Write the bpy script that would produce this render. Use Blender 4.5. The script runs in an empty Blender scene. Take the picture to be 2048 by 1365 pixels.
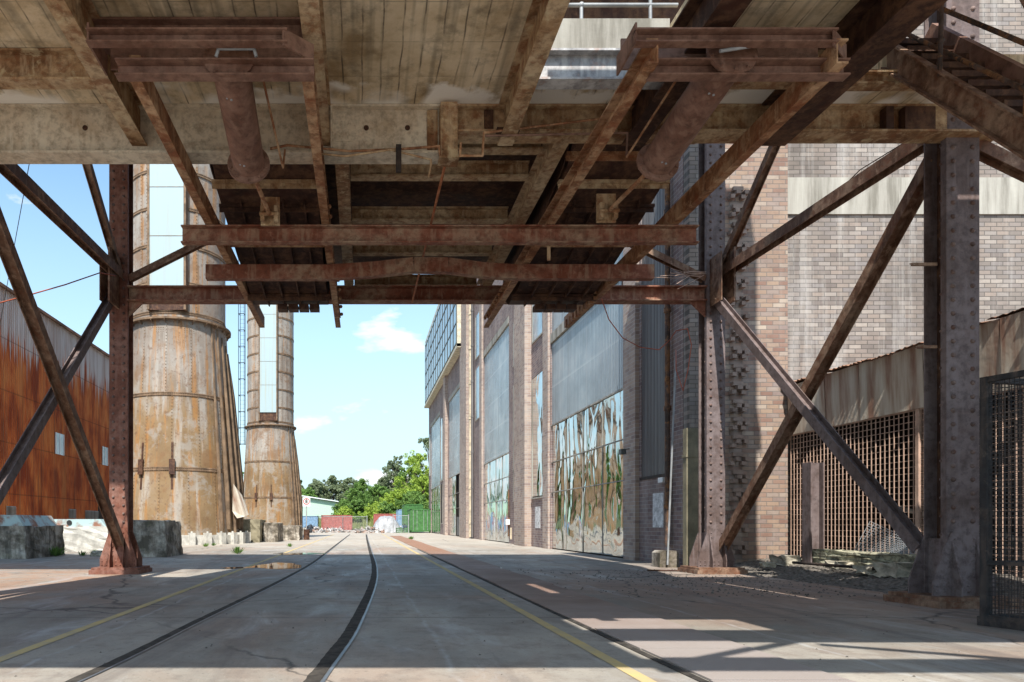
import bpy, bmesh, math, random
from mathutils import Vector, Matrix
R = math.radians
random.seed(7)
sc = bpy.context.scene
COL = sc.collection

# ---------------------------------------------------------------- camera
F, VX, VY, H = 1400.0, 725.0, 1048.0, 1.1
cam = bpy.data.cameras.new('camera'); co = bpy.data.objects.new('camera', cam); COL.objects.link(co)
co.location = (0, 0, H); co.rotation_euler = (R(90), 0, 0)
cam.sensor_width = 36; cam.lens = 36 * F / 2048
cam.shift_x = (1024 - VX) / 2048; cam.shift_y = -(682.5 - VY) / 2048
cam.clip_start = 0.05; cam.clip_end = 3000
sc.camera = co
# ---------------------------------------------------------------- light
SUN_EL, SUN_A = 54.0, 0.2            # light travels (A, 1, -tan)
w = bpy.data.worlds.new('World'); sc.world = w; w.use_nodes = True
nt = w.node_tree; nt.nodes.clear()
out = nt.nodes.new('ShaderNodeOutputWorld'); bg = nt.nodes.new('ShaderNodeBackground')
sky = nt.nodes.new('ShaderNodeTexSky'); sky.sky_type = 'NISHITA'; sky.sun_disc = False
sky.sun_elevation = R(SUN_EL); sky.sun_rotation = math.atan2(-SUN_A, -1) % (2 * math.pi)
sky.air_density = 1.0; sky.dust_density = 0.6; sky.ozone_density = 1.2
bg.inputs[1].default_value = 0.15
def wn(t, **k):
    n = nt.nodes.new(t)
    for a, b in k.items(): setattr(n, a, b)
    return n
tc = wn('ShaderNodeTexCoord')
mp = wn('ShaderNodeMapping'); mp.inputs['Scale'].default_value = (1.0, 1.0, 2.6); mp.inputs['Location'].default_value = (0.35, 0.1, 0.15)
nz = wn('ShaderNodeTexNoise'); nz.inputs['Scale'].default_value = 5.5; nz.inputs['Detail'].default_value = 9; nz.inputs['Roughness'].default_value = .55
nt.links.new(tc.outputs['Generated'], mp.inputs[0]); nt.links.new(mp.outputs[0], nz.inputs[0])
sep = wn('ShaderNodeSeparateXYZ'); nt.links.new(tc.outputs['Generated'], sep.inputs[0])
thr = wn('ShaderNodeMapRange'); thr.inputs[1].default_value = 0.0; thr.inputs[2].default_value = 0.5
thr.inputs[3].default_value = 0.505; thr.inputs[4].default_value = 0.66
nt.links.new(sep.outputs[2], thr.inputs[0])
sub = wn('ShaderNodeMath', operation='SUBTRACT'); nt.links.new(nz.outputs[0], sub.inputs[0]); nt.links.new(thr.outputs[0], sub.inputs[1])
cm = wn('ShaderNodeMapRange'); cm.inputs[1].default_value = 0; cm.inputs[2].default_value = 0.09
nt.links.new(sub.outputs[0], cm.inputs[0])
hz = wn('ShaderNodeMapRange'); hz.inputs[1].default_value = 0.0; hz.inputs[2].default_value = 0.42; hz.inputs[3].default_value = 1.0; hz.inputs[4].default_value = 0
nt.links.new(sep.outputs[2], hz.inputs[0])
mxm = wn('ShaderNodeMath', operation='MAXIMUM'); nt.links.new(cm.outputs[0], mxm.inputs[0]); nt.links.new(hz.outputs[0], mxm.inputs[1])
tint = wn('ShaderNodeMix', data_type='RGBA', blend_type='MULTIPLY'); tint.inputs[0].default_value = 1; tint.inputs[7].default_value = (1.0, 1.1, 1.02, 1)
nt.links.new(sky.outputs[0], tint.inputs[6])
hmix = wn('ShaderNodeMix', data_type='RGBA'); hmix.inputs[7].default_value = (2.35, 3.1, 3.5, 1)
nt.links.new(hz.outputs[0], hmix.inputs[0]); nt.links.new(tint.outputs[2], hmix.inputs[6])
mix = wn('ShaderNodeMix', data_type='RGBA'); mix.inputs[7].default_value = (4.3, 4.35, 4.4, 1)
nt.links.new(cm.outputs[0], mix.inputs[0]); nt.links.new(hmix.outputs[2], mix.inputs[6])
nt.links.new(mix.outputs[2], bg.inputs[0]); nt.links.new(bg.outputs[0], out.inputs[0])
sl = bpy.data.lights.new('sun', 'SUN'); so = bpy.data.objects.new('sun', sl); COL.objects.link(so)
sl.energy = 4.2; sl.angle = R(0.5); sl.color = (1, .955, .88)
dvec = Vector((SUN_A, 1, 0)).normalized() * math.cos(R(SUN_EL)); dvec.z = -math.sin(R(SUN_EL))
so.rotation_euler = dvec.to_track_quat('-Z', 'Y').to_euler(); so.location = (0, -20, 40)
sc.view_settings.view_transform = 'Standard'; sc.view_settings.look = 'None'
sc.view_settings.exposure = 0.93; sc.view_settings.gamma = 1
sc.cycles.max_bounces = 10; sc.cycles.diffuse_bounces = 6; sc.cycles.use_denoising = True
sc.cycles.sample_clamp_indirect = 8

# ---------------------------------------------------------------- materials
class NT:
    def __init__(s, name):
        s.m = bpy.data.materials.new(name); s.m.use_nodes = True; s.t = s.m.node_tree
        s.b = s.t.nodes['Principled BSDF']; s.pos = s.n('ShaderNodeNewGeometry').outputs['Position']
        s.b.inputs['Roughness'].default_value = .8
    def n(s, t, **k):
        x = s.t.nodes.new(t)
        for a, b in k.items(): setattr(x, a, b)
        return x
    def l(s, a, b): s.t.links.new(a, b)
    def vec(s, scale=(1, 1, 1), src=None):
        m = s.n('ShaderNodeMapping'); m.inputs['Scale'].default_value = scale; s.l(src or s.pos, m.inputs[0]); return m.outputs[0]
    def noise(s, scale=1, detail=6, rough=.6, sc3=None, dist=0):
        x = s.n('ShaderNodeTexNoise'); x.inputs['Scale'].default_value = scale; x.inputs['Detail'].default_value = detail
        x.inputs['Roughness'].default_value = rough; x.inputs['Distortion'].default_value = dist
        s.l(s.vec(sc3) if sc3 else s.pos, x.inputs[0]); return x.outputs[0]
    def rng(s, f, a, b, c=0, d=1):
        x = s.n('ShaderNodeMapRange'); s.l(f, x.inputs[0])
        for i, v in enumerate((a, b, c, d)): x.inputs[i + 1].default_value = v
        return x.outputs[0]
    def ramp(s, f, stops):
        x = s.n('ShaderNodeValToRGB'); s.l(f, x.inputs[0]); e = x.color_ramp.elements
        while len(e) < len(stops): e.new(.5)
        for i, (p, c) in enumerate(stops): e[i].position = p; e[i].color = (*c, 1)
        return x.outputs[0]
    def mix(s, f, a, b, mode='MIX'):
        x = s.n('ShaderNodeMix', data_type='RGBA', blend_type=mode)
        for i, v in ((0, f), (6, a), (7, b)):
            if hasattr(v, 'is_linked'): s.l(v, x.inputs[i])
            elif i == 0: x.inputs[0].default_value = v
            else: x.inputs[i].default_value = (*v, 1)
        return x.outputs[2]
    def math(s, op, a, b=0):
        x = s.n('ShaderNodeMath', operation=op)
        for i, v in enumerate((a, b)):
            if hasattr(v, 'is_linked'): s.l(v, x.inputs[i])
            else: x.inputs[i].default_value = v
        return x.outputs[0]
    def bump(s, h, st=.3, dist=.02):
        x = s.n('ShaderNodeBump'); x.inputs['Strength'].default_value = st; x.inputs['Distance'].default_value = dist
        s.l(h, x.inputs['Height'])
        if s.b.inputs['Normal'].is_linked: s.l(s.b.inputs['Normal'].links[0].from_socket, x.inputs['Normal'])
        s.l(x.outputs[0], s.b.inputs['Normal'])
    def fin(s, c, rough=.8, spec=.3, metal=0):
        if hasattr(c, 'is_linked'): s.l(c, s.b.inputs['Base Color'])
        else: s.b.inputs['Base Color'].default_value = (*c, 1)
        if hasattr(rough, 'is_linked'): s.l(rough, s.b.inputs['Roughness'])
        else: s.b.inputs['Roughness'].default_value = rough
        s.b.inputs['Specular IOR Level'].default_value = spec; s.b.inputs['Metallic'].default_value = metal
        return s.m
    def xyz(s):
        x = s.n('ShaderNodeSeparateXYZ'); s.l(s.pos, x.inputs[0]); return x.outputs

def steel(name, c1, c2, c3, sc=1.3, rough=.62, fl=.6):
    t = NT(name)
    a = t.noise(sc, 9, .68, dist=.4); b = t.noise(9, 5, .7); st = t.noise(2.0, 5, .6, (5, 5, .7))
    c = t.ramp(a, [(.4, c1), (.5, c2), (.6, c3)])
    c = t.mix(t.rng(b, .44, .64, 0, .6), c, tuple(v * .4 for v in c1))
    c = t.mix(t.rng(st, .52, .64, 0, .55), c, c3)
    fk = t.noise(4.5, 11, .72, dist=.3)
    c = t.mix(t.rng(fk, .54, .6, 0, fl), c, (c1[0] * 1.25, c1[1] * .9, c1[2] * .75))
    c = t.mix(t.rng(fk, .44, .38, 0, fl), c, tuple(min(.6, v * 1.25) for v in c3))
    t.bump(t.noise(14, 6, .7), .35, .012); t.bump(t.noise(60, 3, .6), .3, .004)
    return t.fin(c, t.rng(a, .3, .7, rough, rough + .25), .35)
M = {}
M['col_red'] = steel('rusty red painted steel', (.15, .052, .03), (.21, .085, .055), (.25, .13, .1), fl=.3)
M['col_purple'] = steel('purple brown weathered steel', (.12, .082, .072), (.165, .125, .12), (.2, .158, .155), .6, fl=.12)
M['brace'] = steel('brown brace steel', (.12, .055, .028), (.19, .1, .062), (.29, .19, .13), 1.8)
M['tan'] = steel('flaking tan painted steel', (.2, .095, .04), (.42, .27, .145), (.55, .41, .26), .8, fl=.5)
M['rail'] = steel('rusty brown rail steel', (.2, .08, .035), (.36, .175, .085), (.5, .32, .19), 1.6)
M['choc'] = steel('chocolate painted steel', (.17, .085, .058), (.23, .125, .09), (.28, .165, .12), .7, .55, .15)
M['redbar'] = steel('red brown cross bar', (.2, .06, .03), (.27, .11, .068), (.36, .24, .16), 1.1, fl=.3)
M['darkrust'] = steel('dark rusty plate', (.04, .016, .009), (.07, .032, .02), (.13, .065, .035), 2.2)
M['dark'] = steel('near black steel', (.018, .014, .013), (.03, .022, .02), (.06, .04, .03), 2.2)
M['rivets'] = steel('rusty rivet heads', (.09, .055, .045), (.15, .095, .08), (.2, .14, .12), 5)
M['orange'] = steel('bright rust rod', (.3, .09, .03), (.42, .14, .05), (.5, .22, .12), 2)
M['girder'] = steel('buff girder web', (.5, .4, .28), (.64, .54, .41), (.72, .64, .5), .55, .36, .12)
M['greysteel'] = steel('grey painted steel', (.34, .33, .33), (.5, .49, .49), (.6, .59, .57), .9, .5)
M['blackcage'] = steel('black painted cage steel', (.02, .02, .022), (.035, .033, .033), (.08, .06, .05), 1.5)

def plain(name, c, rough=.7, spec=.3, metal=0, var=.35, sc=3):
    t = NT(name); a = t.noise(sc, 7, .65)
    col = t.mix(t.rng(a, .35, .65), tuple(v * (1 - var) for v in c), tuple(min(1, v * (1 + var * .5)) for v in c))
    t.bump(t.noise(20, 4), .2, .01)
    return t.fin(col, rough, spec, metal)

def soffit():
    t = NT('board marked concrete soffit'); x, y, z = t.xyz()
    a = t.noise(.9, 8, .65); b = t.noise(4, 6, .7); line = t.noise(1, 2, .5, (9, .35, 1))
    c = t.ramp(a, [(.38, (.36, .255, .14)), (.5, (.63, .5, .33)), (.62, (.76, .63, .45))])
    c = t.mix(t.rng(b, .5, .72, 0, .6), c, (.12, .1, .07))
    board = t.math('FRACT', t.math('DIVIDE', t.math('ADD', x, t.rng(t.noise(.7, 3), 0, 1, -.05, .05)), .23))
    bl = t.rng(t.math('ABSOLUTE', t.math('SUBTRACT', board, .5)), .44, .5, 0, 1)
    crossl = t.math('FRACT', t.math('DIVIDE', y, .62)); cl = t.rng(t.math('ABSOLUTE', t.math('SUBTRACT', crossl, .5)),   .482, .5, 0, .6)
    c = t.mix(t.math('MULTIPLY', t.math('MAXIMUM', bl, cl), t.rng(t.noise(2.3, 4), .35, .6)), c, (.08, .06, .045))
    c = t.mix(t.rng(line, .52, .66, 0, .45), c, (.16, .14, .1))
    # lime bloom along the girder
    e = t.math('ADD', y, t.rng(t.noise(2.2, 6), .3, .7, -.3, .3)); ef = t.math('MULTIPLY', t.rng(e, 8.85, 9.05), t.rng(t.noise(.8, 2), .4, .46))
    c = t.mix(ef, c, (.85, .8, .72))
    t.bump(t.noise(9, 6), .35, .02)
    return t.fin(c, .9, .2)
M['soffit'] = soffit()

def ground():
    t = NT('worn concrete yard'); x, y, z = t.xyz()
    a = t.noise(.28, 8, .62, (1, .6, 1)); b = t.noise(1.6, 8, .7); f = t.noise(25, 4, .7)
    c = t.ramp(a, [(.36, (.2, .18, .15)), (.5, (.28, .255, .22)), (.62, (.38, .345, .29))])
    rust = t.noise(.33, 6, .6, (1, .8, 1), .6)
    c = t.mix(t.rng(rust, .48, .66, 0, .65), c, (.27, .15, .095))
    # rustier ground close to the right columns
    rr = t.math('MULTIPLY', t.rng(x, 2.8, 5.5), t.math('MULTIPLY', t.rng(y, 18, 14), t.rng(y, 7.4, 9.2)))
    c = t.mix(t.math('MULTIPLY', rr, t.rng(t.noise(.8, 6), .3, .6, .25, .8)), c, (.3, .19, .14))
    lt = t.math('MULTIPLY', t.rng(x, -3.5, -5.5), t.math('MULTIPLY', t.rng(y, 20, 17), t.rng(y, 9, 11)))
    c = t.mix(t.math('MULTIPLY', lt, t.rng(b, .4, .62, .0, .6)), c, (.45, .22, .11))
    c = t.mix(t.rng(b, .5, .62, 0, .5), c, (.17, .13, .105))
    c = t.mix(t.rng(t.noise(5, 8, .75), .54, .62, 0, .35), c, (.13, .11, .1))
    pale = t.noise(.9, 7, .65, (1.6, .5, 1), .5)
    c = t.mix(t.rng(pale, .56, .72, 0, .45), c, (.48, .49, .49))
    c = t.mix(t.rng(f, .58, .7, 0, .6), c, (.08, .07, .06)); sp = t.noise(55, 3, .8); c = t.mix(t.rng(sp, .6, .7, 0, .5), c, (.55, .5, .43)); oil = t.noise(.5, 8, .7, (2.2, .3, 1), .8); c = t.mix(t.rng(oil, .53, .63, 0, .5), c, (.13, .11, .1))
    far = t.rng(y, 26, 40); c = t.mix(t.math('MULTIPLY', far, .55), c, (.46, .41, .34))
    # slab joints and cracks
    jy = t.math('FRACT', t.math('DIVIDE', t.math('ADD', y, t.rng(t.noise(1.5, 2), 0, 1, -.03, .03)), 4.1)); j1 = t.rng(t.math('ABSOLUTE', t.math('SUBTRACT', jy, .5)), .4955, .499, 0, .75)
    cr = t.n('ShaderNodeTexVoronoi', feature='DISTANCE_TO_EDGE'); cr.inputs['Scale'].default_value = .16
    dn = t.n('ShaderNodeTexNoise'); dn.inputs['Scale'].default_value = 1.3; dn.inputs['Detail'].default_value = 6; t.l(t.pos, dn.inputs[0])
    vv = t.n('ShaderNodeVectorMath', operation='MULTIPLY_ADD'); t.l(dn.outputs[1], vv.inputs[0]); vv.inputs[1].default_value = (.9, .9, 0); t.l(t.pos, vv.inputs[2])
    fl = t.n('ShaderNodeVectorMath', operation='MULTIPLY'); t.l(vv.outputs[0], fl.inputs[0]); fl.inputs[1].default_value = (1, 1, 0); t.l(fl.outputs[0], cr.inputs[0])
    jx = t.math('FRACT', t.math('DIVIDE', t.math('ADD', x, t.rng(t.noise(1.1, 4), 0, 1, -.12, .12)), 3.3)); j2 = t.rng(t.math('ABSOLUTE', t.math('SUBTRACT', jx, .21)), .012, .0, 0, .35)
    c = t.mix(t.math('MULTIPLY', j2, t.rng(t.noise(1.5, 5), .4, .6)), c, (.55, .58, .6))
    crk = t.math('MULTIPLY', t.rng(cr.outputs[0], .006, .0, 0, .9), t.rng(t.noise(.25, 3), .42, .5))
    c = t.mix(t.math('MAXIMUM', crk, j1), c, (.04, .035, .03))
    t.bump(b, .15, .03); t.bump(f, .35, .006)
    return t.fin(c, t.rng(pale, .4, .7, .75, .5), .3)
M['ground'] = ground()

def brick(name, axis, cols, mortar, w=.31, h=.11, grime=.6, pale=0):
    t = NT(name); x, y, z = t.xyz(); cb = t.n('ShaderNodeCombineXYZ')
    t.l(x if axis == 'x' else (y if axis == 'y' else t.math('ADD', x, y)), cb.inputs[0]); t.l(z, cb.inputs[1])
    b = t.n('ShaderNodeTexBrick'); t.l(cb.outputs[0], b.inputs[0]); b.inputs['Scale'].default_value = 1
    b.inputs['Brick Width'].default_value = w; b.inputs['Row Height'].default_value = h; b.inputs['Mortar Size'].default_value = .0095
    b.inputs['Mortar Smooth'].default_value = .3; b.inputs['Color1'].default_value = (0, 0, 0, 1); b.inputs['Color2'].default_value = (1, 1, 1, 1); b.inputs['Mortar'].default_value = (.5, .5, .5, 1)
    bw = t.n('ShaderNodeRGBToBW'); t.l(b.outputs[0], bw.inputs[0])
    n = len(cols); c = t.ramp(bw.outputs[0], [(i / (n - 1), cc) for i, cc in enumerate(cols)])
    big = t.noise(.35, 7, .6); st = t.noise(1.0, 6, .65, (2.2, 2.2, .12) if axis == 'x' else (2.2, 2.2, .12))
    c = t.mix(b.outputs['Fac'], c, mortar)
    c = t.mix(t.rng(big, .46, .68, 0, grime), c, tuple(v * .45 for v in cols[1]))
    if pale: c = t.mix(t.rng(st, .5, .72, 0, pale), c, (.55, .53, .5))
    c = t.mix(t.rng(t.noise(6, 6, .7), .5, .8, 0, .4), c, tuple(v * .55 for v in cols[0]))
    t.bump(t.rng(b.outputs['Fac'], 0, 1, 1, 0), .7, .012); t.bump(t.noise(30, 4), .3, .006)
    return t.fin(c, .9, .2)
M['brick_side'] = brick('purple brown brick', 'y', [(.17, .12, .12), (.24, .17, .155), (.3, .22, .19), (.22, .175, .17)], (.36, .33, .32), grime=.5, pale=.25)
M['brick_front'] = brick('pale weathered brick', 'x', [(.19, .16, .145), (.24, .205, .18), (.29, .235, .2), (.225, .2, .19), (.36, .31, .27)], (.11, .1, .09), grime=.6, pale=.55)
M['brick_pier'] = brick('warm brick pier', 'x', [(.24, .145, .115), (.31, .21, .165), (.37, .27, .2), (.27, .21, .19), (.44, .36, .29)], (.2, .18, .16), grime=.35, pale=.15)
M['pilaster'] = brick('pilaster brick', 'xy', [(.27, .2, .18), (.38, .28, .23), (.46, .36, .29), (.34, .28, .25)], (.44, .41, .38), grime=.35, pale=.2)
M['toothing'] = plain('toothed brick ends', (.32, .24, .2), .9)
M['lintel'] = NT('stained concrete lintel')
t = M['lintel']; c = t.ramp(t.noise(1, 7, .65, (3, 3, .3)), [(.38, (.2, .185, .155)), (.5, (.33, .31, .27)), (.65, (.42, .4, .35))]); t.bump(t.noise(8, 5), .3, .02); M['lintel'] = t.fin(c, .9, .2)

def plinth():
    t = NT('mossy weathered concrete block'); a = t.noise(1.6, 8, .68); b = t.noise(1.3, 7, .65, (3.5, 3.5, .5))
    c = t.ramp(a, [(.4, (.1, .085, .065)), (.5, (.25, .215, .175)), (.6, (.44, .4, .34))])
    c = t.mix(t.rng(b, .48, .64, 0, .7), c, (.06, .055, .045)); c = t.mix(t.rng(t.noise(3, 5), .55, .75, 0, .4), c, (.16, .15, .07))
    t.bump(a, .6, .06); t.bump(t.noise(14, 5), .4, .015)
    return t.fin(c, .92, .2)
M['plinth'] = plinth()
M['pale_concrete'] = plain('pale lit concrete', (.5, .48, .43), .9)

def chimney_mat():
    t = NT('weathered chimney plate'); x, y, z = t.xyz()
    a = t.noise(.25, 7, .62); st = t.noise(1, 7, .62, (1.5, 1.5, .09)); st2 = t.noise(1, 6, .6, (3.4, 3.4, .12)); b = t.noise(4, 6, .7)
    zz = t.math('ADD', z, t.rng(st, .3, .7, -2.2, 2.2))
    low = t.ramp(a, [(.38, (.17, .11, .055)), (.52, (.235, .155, .08)), (.62, (.26, .19, .12))])
    hi = t.ramp(a, [(.38, (.19, .155, .125)), (.52, (.255, .215, .18)), (.62, (.31, .28, .245))])
    c = t.mix(t.rng(zz, 6.8, 9.6), low, hi)
    c = t.mix(t.rng(st2, .52, .62, 0, .75), c, (.33, .155, .045)); c = t.mix(t.rng(st, .53, .62, 0, .65), c, (.37, .34, .3))
    c = t.mix(t.rng(b, .53, .66, 0, .7), c, (.13, .07, .04))
    gp = t.noise(.55, 9, .68, dist=.3); c = t.mix(t.rng(gp, .53, .6, 0, .6), c, (.3, .28, .25)); c = t.mix(t.rng(gp, .45, .38, 0, .55), c, (.19, .1, .045))
    t.bump(t.noise(.8, 4), .5, .12); t.bump(b, .3, .01)
    return t.fin(c, .75, .3)
M['chimney'] = chimney_mat()
M['rivet_band'] = plain('rusty rivet band', (.2, .13, .08), .8, var=.5)
M['seamplate'] = plain('rusty riveted seam', (.17, .11, .06), .8, var=.5, sc=2)
M['fin'] = plain('rusty chimney fin', (.2, .135, .085), .8, var=.5, sc=1.5)
def flue():
    t = NT('pale blue flue panel'); st = t.noise(1, 6, .6, (6, 6, .15))
    c = t.mix(t.rng(st, .5, .72, 0, .7), (.36, .45, .47), (.36, .36, .28)); return t.fin(c, .25, .6)
M['flue'] = flue()

def rustsheet():
    t = NT('rusted corrugated sheet'); x, y, z = t.xyz()
    st = t.noise(1, 6, .65, (.1, 2.6, .12)); st2 = t.noise(1, 6, .6, (.1, 1.1, .4)); fine = t.noise(1, 5, .6, (.1, 7, .1))
    c = t.ramp(st2, [(.38, (.28, .05, .014)), (.5, (.54, .125, .03)), (.62, (.68, .22, .06))])
    c = t.mix(t.rng(st, .5, .68, 0, .6), c, (.1, .03, .016)); c = t.mix(t.rng(fine, .52, .66, 0, .5), c, (.36, .16, .07))
    lim = t.rng(y, 30, 62, 9.9, 11.2)
    d = t.math('SUBTRACT', t.math('ADD', z, t.math('ADD', t.rng(st, .3, .7, -1.2, 1.2), t.rng(fine, .3, .7, -1.3, 1.3))), lim)
    g = t.mix(t.rng(t.noise(1, 5, .6, (.1, 3, .2)), .4, .65), (.66, .6, .58), (.45, .34, .3))
    c = t.mix(t.rng(d, -.25, .25), c, g)
    sh = t.math('FRACT', t.math('DIVIDE', z, 2.6)); c = t.mix(t.rng(sh, .03, 0, 0, .7), c, (.05, .02, .012))
    wv = t.math('SINE', t.math('MULTIPLY', y, 2 * math.pi / .2)); t.bump(wv, 1, .05)
    return t.fin(c, .85, .2)
M['rustsheet'] = rustsheet()
M['roofsheet'] = plain('rusty roof sheet', (.26, .14, .09), .85, var=.6, sc=1)

def translucent():
    t = NT('translucent corrugated sheeting'); x, y, z = t.xyz()
    st = t.noise(1, 6, .6, (.2, 5, .18)); a = t.noise(.5, 5, .6)
    c = t.ramp(a, [(.35, (.2, .245, .265)), (.55, (.32, .38, .4)), (.68, (.42, .47, .48))])
    c = t.mix(t.rng(st, .5, .7, 0, .6), c, (.2, .21, .215))
    band = t.math('FRACT', t.math('DIVIDE', z, 1.75)); c = t.mix(t.rng(band, .07, .0, 0, .35), c, (.6, .65, .66))
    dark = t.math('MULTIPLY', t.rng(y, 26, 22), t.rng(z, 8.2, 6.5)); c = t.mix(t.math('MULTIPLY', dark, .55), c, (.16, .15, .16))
    sh = t.math('FRACT', t.math('DIVIDE', y, .86)); c = t.mix(t.rng(sh, .06, .0, 0, .5), c, (.6, .66, .68))
    t.bump(t.math('SINE', t.math('MULTIPLY', y, 2 * math.pi / .15)), .55, .02); t.bump(t.noise(1, 3, .5, (.2, 1.2, .5)), .25, .05)
    return t.fin(c, .2, .75)
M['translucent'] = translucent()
def darkcorr():
    t = NT('dark corrugated panel'); x, y, z = t.xyz()
    c = t.mix(t.rng(t.noise(1, 6, .6, (.2, 9, .2)), .4, .65), (.11, .1, .1), (.21, .2, .2))
    t.bump(t.math('SINE', t.math('MULTIPLY', y, 2 * math.pi / .1)), 1, .03); return t.fin(c, .5, .4)
M['darkcorr'] = darkcorr()
def mirror():
    t = NT('buckled mirror sheet'); x, y, z = t.xyz()
    a = t.noise(1, 1, .4, (.3, .75, .22), .5); b = t.noise(1, 1, .4, (.3, .9, .7), 1.2)
    t.bump(a, .8, .14); t.bump(b, .6, .045)
    c = t.mix(t.rng(t.noise(1.4, 6), .45, .7), (.56, .6, .6), (.44, .46, .46))
    return t.fin(c, .045, .5, 1)
M['mirror'] = mirror()
M['oriel_glass'] = plain('dark blue glazing', (.1, .17, .2), .06, .9, var=.5, sc=.8)
M['glass'] = plain('pale blue window glass', (.3, .42, .48), .08, .9, var=.4, sc=1.2)
M['frame'] = plain('cream painted frame', (.6, .55, .42), .7)
M['darkframe'] = plain('dark steel glazing bar', (.09, .1, .1), .5)
M['opening'] = plain('dark brown inside shade', (.03, .02, .015), .9)  # near-black colour stands in for the shade inside openings and the mesh shed
M['cream_pipe'] = plain('cream drainpipe', (.55, .46, .33), .6)
M['rust_pipe'] = steel('rusty drainpipe', (.05, .035, .028), (.1, .07, .06), (.28, .13, .05), 1.2)
M['grey_pipe'] = plain('grey galvanised pipe', (.3, .31, .32), .45, .5)
M['whitewash'] = plain('patchy white paint', (.62, .62, .62), .8, var=.5, sc=8)
M['white'] = plain('white paint', (.75, .75, .74), .6, var=.1)
M['olive_post'] = plain('olive grimy post', (.24, .21, .14), .8)
M['yellow'] = NT('worn yellow line paint'); t = M['yellow']
c = t.mix(t.rng(t.noise(3, 7, .7), .42, .62, .0, .7), (.52, .39, .17), (.36, .31, .22)); M['yellow'] = t.fin(c, .8, .2)
M['groove'] = plain('grit filled rail groove', (.05, .043, .036), .95, var=.7, sc=7)
M['railtop'] = plain('worn rail top', (.2, .21, .23), .45, .6, .6, .3)
def plates():
    t = NT('rusted chequer plate'); a = t.noise(.5, 7, .65); x, y, z = t.xyz()
    c = t.ramp(a, [(.35, (.17, .1, .07)), (.52, (.24, .16, .125)), (.66, (.3, .23, .2))])
    near = t.rng(y, 10, 6); c = t.mix(t.math('MULTIPLY', near, .75), c, (.32, .29, .27))
    far = t.rng(y, 20, 30); c = t.mix(t.math('MULTIPLY', far, .7), c, (.3, .15, .08))
    ck = t.math('MULTIPLY', t.math('SINE', t.math('MULTIPLY', t.math('ADD', x, y), 120)), t.math('SINE', t.math('MULTIPLY', t.math('SUBTRACT', x, y), 120)))
    t.bump(ck, .5, .006); return t.fin(c, .6, .4)
M['plates'] = plates()
M['water'] = NT('puddle water').fin((.05, .05, .05), .02, .9)
M['gravel'] = plain('dark rubble', (.16, .14, .12), .95, var=.7, sc=14)
M['stone'] = plain('pale broken concrete', (.42, .38, .3), .9, var=.6, sc=4)
M['mossbeam'] = NT('mossy broken concrete beam'); t = M['mossbeam']
c = t.mix(t.rng(t.noise(6, 8, .75), .4, .6), (.1, .09, .07), (.48, .46, .33)); t.bump(t.noise(6, 7, .7), .8, .05); M['mossbeam'] = t.fin(c, .95, .2)
def fascia():
    t = NT('stained sheet fascia'); st = t.noise(1, 6, .6, (.1, 3, .35))
    c = t.ramp(st, [(.36, (.28, .16, .11)), (.5, (.5, .42, .33)), (.62, (.62, .57, .48))]); t.bump(t.noise(1.5, 4), .4, .05); return t.fin(c, .7, .35)
M['fascia'] = fascia()
M['meshbar'] = plain('rusty mesh bar', (.5, .34, .26), .8)
M['cont_green'] = plain('green container steel', (.06, .17, .05), .6)
M['cont_blue'] = plain('blue container steel', (.2, .33, .48), .6)
M['cont_red'] = plain('red container steel', (.33, .1, .085), .6)
M['shed_green'] = plain('pale green cladding', (.42, .56, .46), .6, var=.1)
M['roof_pale'] = plain('pale metal roof', (.7, .74, .72), .5, var=.1)
M['scrap'] = NT('mixed scrap'); t = M['scrap']
v = t.n('ShaderNodeTexVoronoi'); v.inputs['Scale'].default_value = 2.2; t.l(t.pos, v.inputs[0]); bw = t.n('ShaderNodeSeparateColor'); t.l(v.outputs['Color'], bw.inputs[0])
M['scrap'] = t.fin(t.ramp(bw.outputs[0], [(.1, (.06, .055, .05)), (.35, (.45, .44, .43)), (.6, (.33, .2, .14)), (.85, (.62, .62, .61))]), .7, .4)
M['tarp'] = plain('silver tarpaulin', (.3, .31, .33), .5, .4)
M['wire'] = plain('thin grey wire mesh', (.4, .42, .44), .5)
M['post'] = plain('galvanised post', (.35, .36, .37), .5)
M['hose'] = plain('orange red hose', (.4, .1, .05), .6)
M['black'] = plain('black lettering', (.02, .02, .02), .6)
M['red'] = plain('red sign ring', (.55, .03, .03), .5, var=.05)
M['bark'] = plain('grey brown bark', (.16, .12, .09), .95)
def leaf(name, c1, c2):
    t = NT(name); c = t.mix(t.rng(t.noise(.45, 4), .35, .65), c1, c2); c = t.mix(t.rng(t.noise(3, 3), .4, .65, 0, .5), c, tuple(v * 1.5 for v in c2))
    t.b.inputs['Subsurface Weight'].default_value = 0
    m = t.fin(c, .6, .3)
    tr = t.n('ShaderNodeBsdfTranslucent'); t.l(c, tr.inputs[0]); mx = t.n('ShaderNodeMixShader'); mx.inputs[0].default_value = .35
    o = t.t.nodes['Material Output']; t.l(t.b.outputs[0], mx.inputs[1]); t.l(tr.outputs[0], mx.inputs[2]); t.l(mx.outputs[0], o.inputs[0]); return m
M['leaf_dark'] = leaf('dark olive leaves', (.12, .155, .08), (.2, .24, .13))
M['leaf_mid'] = leaf('mid green leaves', (.08, .16, .035), (.16, .26, .06))
M['leaf_lime'] = leaf('yellow green leaves', (.18, .28, .03), (.32, .42, .07))
M['grass'] = leaf('rough grass', (.12, .17, .04), (.3, .3, .12))

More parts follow.
